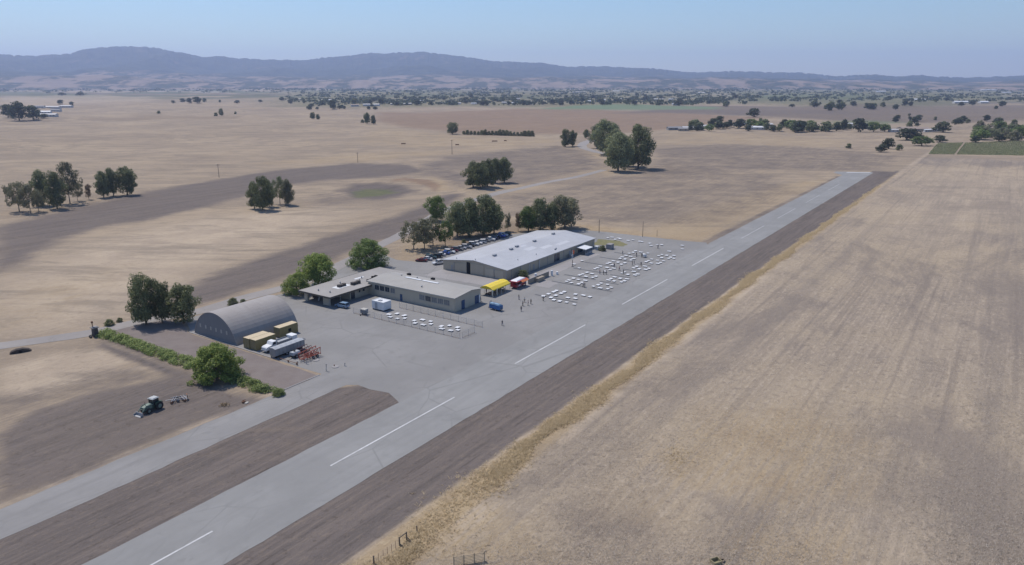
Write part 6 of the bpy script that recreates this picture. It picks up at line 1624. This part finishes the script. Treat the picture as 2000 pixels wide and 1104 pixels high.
# scattered on the valley floor, right
for i in range(38):
    x = fr.uniform(1400, 2000); y = fr.choice((fr.gauss(206, 3.5), fr.gauss(196, 3), fr.gauss(188, 4))); y = min(214, max(181, y))
    far_tree(x, y, fr.uniform(8, 16), fr.uniform(1.0, 1.7), fr.choice((0, 1, 2, 3)), 'small hazy tree on the valley floor at the upper right', 'hazy trees on the valley floor at the upper right')
for i in range(17):
    x = fr.gauss(1640, 45) ; far_tree(x, fr.gauss(211, 3), fr.uniform(9, 17), 1.2, fr.choice((0, 1, 3)), 'tree of the dense copse in the purple field at the upper right', 'trees of the copse in the purple field')
# beyond the end of the runway
for i in range(52):
    x = 1345 + 320 * fr.random(); y = 258 - 6.5 * abs(fr.gauss(0, 1)); y = max(240, y)
    if 1390 < x < 1425 and y > 254: continue
    far_tree(x, y, fr.uniform(7, 14), fr.uniform(.9, 1.4), fr.choice((0, 1, 2, 3, 3, 4)), 'tree among the low houses beyond the runway end', 'trees among the houses beyond the runway end')
for x, y, H, wd, v, lab in ((1473, 229, 17, 1.2, 0, 'dark tree standing up behind the houses beyond the runway end'), (1405, 240, 11, 1.3, 0, 'dark tree at the left end of the houses beyond the runway end'), (1558, 258, 16, 1.25, 0, 'large dark tree in front of the houses beyond the runway end'), (1676, 258, 19, .95, 0, 'tallest dark tree right of the houses beyond the runway end'),
                       (1648, 254, 15, .7, 1, 'slim dark tree left of the tallest one beyond the runway end'), (1706, 258, 15, 1.1, 4, 'bright green tree right of the tallest dark tree'), (1728, 258, 12, 1.2, 4, 'yellow green tree at the right end of that bright pair'), (1776, 238, 15, .8, 6, 'slender tree on the horizon side of the barn'),
                       (1770, 274, 14, 1.7, 0, 'very dark round tree in front of the long barn'), (1800, 285, 11, 1.7, 4, 'wide bright green tree right of the very dark round one'), (1736, 291, 11, 1.0, 0, 'upright dark bush at the corner of the harvested field'), (1722, 297, 7, 1.5, 0, 'low dark bush left of the upright one at the field corner'),
                       (1756, 294, 6, 1.3, 3, 'brownish low bush right of the upright one at the field corner'), (1657, 290, 5, 1.6, 3, 'dark bush alone in the tan field before the runway end'), (1842, 259, 14, 1.3, 0, 'dark rounded tree between the barn and the orchard'), (1834, 278, 8, 1.5, 0, 'small tree at the left corner of the green crop'), (1905, 279, 8, 1.3, 0, 'dark bush behind the left part of the green crop'), (1950, 277, 9, 1.2, 0, 'dark bush behind the middle of the green crop')):
    far_tree(x, y, H, wd, v, lab, None, 'bush' if 'bush' in lab else 'tree')
for i in range(28):
    x = fr.uniform(1905, 2010); y = fr.uniform(256, 276) - (2005 - x) * .03
    far_tree(x, y, fr.uniform(8, 14), fr.uniform(1.0, 1.5), fr.choice((4, 4, 2, 5)), 'pale green tree of the grove at the right edge behind the crop', 'pale green grove at the right edge')
for i in range(18):
    x = fr.uniform(1745, 1990); y = fr.gauss(243, 5); far_tree(x, min(252, max(234, y)), fr.uniform(6, 12), 1.2, fr.choice((0, 1, 3)), 'dark tree in the fields behind the long barn at the right', 'dark trees behind the long barn')
# left farm
for x, y, H, wd, v, lab in ((16, 230, 24, .9, 0, 'left dark tree of the big trio at the left farm'), (38, 236, 32, .95, 1, 'tallest dark tree of the big trio at the left farm'), (65, 235, 26, 1.0, 0, 'right dark tree of the big trio at the left farm'), (86, 231, 8, 1.8, 0, 'low bush right of the big trio at the left farm'),
                       (118, 204, 14, 1.4, 0, 'tree behind the pale sheds of the left farm'), (140, 206, 11, 1.4, 1, 'right tree behind the pale sheds of the left farm'), (120, 187, 16, 2.0, 0, 'hazy tree on the horizon above the left farm'), (158, 188, 18, 2.4, 1, 'wide hazy tree on the horizon right of the left farm'),
                       (357, 201, 15, 1.2, 0, 'left tree of the clump on the far left horizon'), (370, 202, 16, 1.2, 1, 'second tree of the clump on the far left horizon'), (385, 202, 20, 1.3, 0, 'largest tree of the clump on the far left horizon'), (400, 200, 15, 1.1, 3, 'right tree of the clump on the far left horizon'),
                       (338, 202, 9, 1.3, 0, 'small bush left of the clump on the far left horizon'), (430, 200, 9, 1.2, 3, 'small bush right of the clump on the far left horizon'), (464, 202, 10, 1.5, 0, 'low tree well right of the clump on the far left horizon'), (508, 200, 9, 1.4, 0, 'lone low tree before the distant town begins'), (310, 222, 6, 1.8, 3, 'dark thicket on the line of the far brown field')):
    far_tree(x, y, H, wd, v, lab, None, 'bush' if 'bush' in lab or 'thicket' in lab else 'tree')

# woodland belts that read as one mass
r_ = np.random.RandomState(11); cl = []
for i in range(8600):
    x = r_.uniform(-60, 2060); town = 560 < x < 1460
    if i < 3000: y = 172.5 + abs(r_.normal()) * 4.5
    else: y = r_.uniform(177, 206 if town else 199)
    if y > (207 if town else 200) - (0 if x > 620 else 6): continue
    if x < 560 and y > 181: continue
    dens = .5 + .5 * math.sin(x * .013 + y * .7) * math.sin(x * .031 - y * .33 + 1)
    if r_.rand() > dens * (1.0 if town else .62) * (1.0 if y < 200 else .8): continue
    p = at(x, y); s = r_.uniform(4.5, 10) if y > 178 else r_.uniform(6, 14)
    cl.append(((p[0], p[1], p[2] + s * .45), (s * r_.uniform(.9, 2.2), s, s * .62)))
V = []; 
for c_, rad in cl:
    k = 16; d = r_.normal(size=(k, 3)); d /= np.linalg.norm(d, axis=1)[:, None]; d[:, 2] = np.abs(d[:, 2]) * 1.0 - .3
    p = np.array(c_) + d * np.array(rad); nn = d + r_.normal(size=(k, 3)) * .4; nn /= np.linalg.norm(nn, axis=1)[:, None]
    t = np.cross(nn, r_.normal(size=(k, 3))); t /= np.linalg.norm(t, axis=1)[:, None]; b = np.cross(nn, t); s = (rad[2] * .75) * r_.uniform(.6, 1.2, k)[:, None]
    V.append(np.stack([p - t * s, p + b * s, p + t * s, p - b * s], 1))
V = np.concatenate(V); n = len(V); me = bpy.data.meshes.new('distant_woodland')
me.vertices.add(n * 4); me.vertices.foreach_set('co', V.astype(np.float32).ravel()); me.loops.add(n * 4); me.loops.foreach_set('vertex_index', np.arange(n * 4, dtype=np.int32))
me.polygons.add(n); me.polygons.foreach_set('loop_start', np.arange(0, n * 4, 4, dtype=np.int32)); me.materials.append(LEAF['far']); me.update(calc_edges=True)
tag(link('distant_woodland', me), kind='stuff')

# houses
HR = [mat('roof_pale', (.46, .45, .45), .6, .1), mat('roof_grey', (.22, .22, .23), .7, .1), mat('roof_tan', (.30, .24, .20), .8, .1), mat('roof_white', (.62, .63, .65), .5, .05)]
HW = [mat('house_white', (.52, .51, .49), .8, .05), mat('house_tan', (.36, .31, .25), .8, .05), mat('house_grey', (.28, .28, .28), .8, .05)]
def house(px, py, L, Wd, H, rz, rm, wm, label, group=None, cat='house', pitch=.32, name='house'):
    o = empty(name, label, cat, at(px, py), rz, group); h = Wd / 2
    MB().prism([(-h, -.5), (h, -.5), (h, H), (0, H + h * pitch), (-h, H)], 'x', -L / 2, L / 2).build('wall', HW[wm], o)
    rf = MB()
    for s in (-1, 1):
        a = (s * (h + .5), H - .5 * pitch + .03); b = (0, H + h * pitch + .03)
        rf.add([(x, y, z + dz) for dz in (0, .25) for x, (y, z) in ((-L / 2 - .5, a), (L / 2 + .5, a), (L / 2 + .5, b), (-L / 2 - .5, b))], [(0, 3, 2, 1), (4, 5, 6, 7), (0, 1, 5, 4), (1, 2, 6, 5), (2, 3, 7, 6), (3, 0, 4, 7)])
    rf.build('roof', HR[rm], o)
    nW = max(1, int(L / 6))
    for i in range(nW):
        x = -L / 2 + L * (i + .5) / nW
        MB().span((x - .7, -h - .06, H * .35), (x + .7, -h - .004, H * .75)).build('window', M_dark, o)
    return o
GT, GR_ = 'houses of the distant town', 'low houses beyond the runway end'
for x, y, L, rm in ((636, 198, 26, 3), (648, 197, 16, 0), (588, 196, 14, 0), (693, 208, 22, 2), (716, 207, 20, 0), (735, 207, 18, 0), (770, 205, 22, 0), (788, 205, 18, 3), (800, 205, 14, 0), (824, 199, 14, 3), (866, 203, 14, 0), (895, 204, 16, 0), (925, 204, 18, 3), (948, 202, 12, 0), (985, 203, 16, 0), (1004, 203, 16, 3), (1012, 195, 14, 0), (1040, 201, 18, 0), (1150, 200, 14, 3),
                 (1120, 196, 14, 0), (1178, 197, 16, 3), (1210, 195, 16, 0), (1265, 196, 14, 3), (1280, 196, 18, 3), (1292, 196, 16, 0), (1310, 196, 18, 3), (1318, 206, 16, 3), (880, 185, 22, 3), (1205, 179, 60, 3), (1130, 181, 80, 0), (1370, 182, 40, 3)):
    house(x, y, L, fr.uniform(9, 13), fr.uniform(3, 4.5), fr.uniform(-.4, .4), rm, fr.choice((0, 0, 1)), 'pale roofed house among the trees of the distant town', GT)
for x, y, L, Wd, rm, wm, lab in ((1318, 254, 22, 9, 1, 2, 'grey shed at the left end of the houses beyond the runway end'), (1352, 254, 30, 12, 0, 0, 'longest pale roofed barn at the left of the houses beyond the runway end'), (1372, 251, 26, 12, 0, 2, 'pale shed behind the longest barn beyond the runway end'), (1335, 256, 14, 8, 1, 1, 'small dark roofed shed in front of the longest barn beyond the runway end'),
                           (1440, 246, 12, 10, 0, 0, None), (1455, 243, 12, 9, 0, 0, None), (1478, 253, 22, 10, 3, 0, 'white roofed house near the middle beyond the runway end'), (1500, 247, 12, 10, 0, 1, None), (1534, 246, 14, 10, 0, 0, None), (1583, 252, 22, 11, 0, 0, 'pale grey house right of the large dark tree'), (1600, 254, 14, 9, 1, 1, None), (1622, 253, 24, 11, 2, 2, 'brown roofed house with a driveway, right of the pale grey one'), (1655, 246, 14, 9, 0, 0, None), (1690, 252, 14, 9, 0, 0, None)):
    house(x, y, L, Wd, 3.2, fr.uniform(-.35, .2), rm, wm, lab or 'small pale house half hidden by trees beyond the runway end', None if lab else GR_)
house(1783, 257, 40, 16, 4, .05, 2, 1, 'long brown roofed barn at the right beyond the tan field', None, 'barn', name='barn')
house(1745, 258, 12, 8, 3, .1, 0, 0, 'small white house left of the long brown roofed barn')
for i in range(7): house(1808 + i * 4.2, 258 - .2 * i, 5, 4, 3, 0, 3, 0, 'white hutch in the row right of the long barn', 'white hutches beside the long barn', 'hutch', name='hutch')
for x, y, L, Wd, rm, lab in ((88, 222, 26, 12, 3, 'white shed nearest the big trio of trees at the left farm'), (104, 212, 40, 14, 0, 'long pale shed at the back of the left farm'), (96, 228, 30, 12, 0, 'low pale shed at the front of the left farm'), (130, 210, 34, 12, 0, 'pale shed at the right end of the left farm'), (110, 218, 22, 10, 1, 'grey shed in the middle of the left farm'), (24, 218, 26, 12, 0, 'pale shed glimpsed behind the big trio of trees'), (75, 211, 30, 12, 1, 'grey roofed shed at the back left of the left farm')):
    house(x, y, L, Wd, 4, fr.uniform(-.2, .2), rm, 0, lab, None, 'shed', name='farm_shed')
for x, y, L in ((1880, 202, 60), (1930, 178, 120), (1960, 181, 90), (1795, 197, 40), (1920, 202, 26), (1720, 181, 60)):
    house(x, y, L, 18, 4.5, fr.uniform(-.1, .1), 3, 0, 'long pale greenhouse on the valley floor at the upper right', 'greenhouses on the valley floor at the upper right', 'greenhouse', name='greenhouse')
house(1640, 206, 20, 10, 4, .2, 3, 0, 'white house at the copse in the purple field')

# green crop at the right edge, in straight rows
q = NT('crop_soil'); pos = q.pos(); q_m = q.noise(pos, .2, 4); M_csoil = q.done(q.mix(q.rng(q_m, .3, .7), (.12, .105, .08), (.16, .14, .10)), .95, .05)
CP = [flat(*p) for p in ((1813, 301), (1832, 279.5), (2090, 277.5), (2090, 306))]
cf = link('green_crop', None) if False else None
Pc = np.array(CP); r_ = np.random.RandomState(3); V = []
nr = 74
for i in range(nr):
    t = (i + .5) / nr
    a = Pc[0] * (1 - t) + Pc[3] * t; b = Pc[1] * (1 - t) + Pc[2] * t
    L = np.hypot(*(b - a)); k = int(L / .7)
    if i == 14: continue
    s = r_.uniform(0, 1, k * 4); c_ = a[None] * (1 - s[:, None]) + b[None] * s[:, None] + r_.normal(size=(k * 4, 2)) * .32
    hgt = .55 if i < 14 else (.42 if i % 2 else .48)
    p = np.concatenate([c_, r_.uniform(.08, hgt, (k * 4, 1))], 1); p[:, 2] += height(p[:, 0], p[:, 1])
    nn = r_.normal(size=(k * 4, 3)) * .5 + np.array((0, 0, .9)); nn /= np.linalg.norm(nn, axis=1)[:, None]
    tt = np.cross(nn, r_.normal(size=(k * 4, 3))); tt /= np.linalg.norm(tt, axis=1)[:, None]; bb = np.cross(nn, tt); sz_ = r_.uniform(.22, .45, (k * 4, 1))
    V.append(np.stack([p - tt * sz_, p + bb * sz_, p + tt * sz_, p - bb * sz_], 1))
V = np.concatenate(V); n = len(V); me = bpy.data.meshes.new('green_crop')
me.vertices.add(n * 4); me.vertices.foreach_set('co', V.astype(np.float32).ravel()); me.loops.add(n * 4); me.loops.foreach_set('vertex_index', np.arange(n * 4, dtype=np.int32))
me.polygons.add(n); me.polygons.foreach_set('loop_start', np.arange(0, n * 4, 4, dtype=np.int32)); me.materials.append(LEAF['gum']); me.update(calc_edges=True)
tag(link('green_crop', me), kind='stuff')
# ================================================================== haze
hz = MB().span((-19500, -21500, -12), (19500, 21500, 860)).build('haze', [])
tag(hz, kind='stuff'); hz.display_type = 'WIRE'
hm = bpy.data.materials.new('haze_air'); hm.use_nodes = True
ht = hm.node_tree; ht.nodes.clear()
ho = ht.nodes.new('ShaderNodeOutputMaterial'); hv = ht.nodes.new('ShaderNodeVolumePrincipled')
hv.inputs['Color'].default_value = (0.56, 0.685, 1.0, 1); hv.inputs['Density'].default_value = HAZE
hv.inputs['Density Attribute'].default_value = ''; hv.inputs['Anisotropy'].default_value = 0.25
ht.links.new(hv.outputs[0], ho.inputs['Volume'])
hz.data.materials.append(hm)
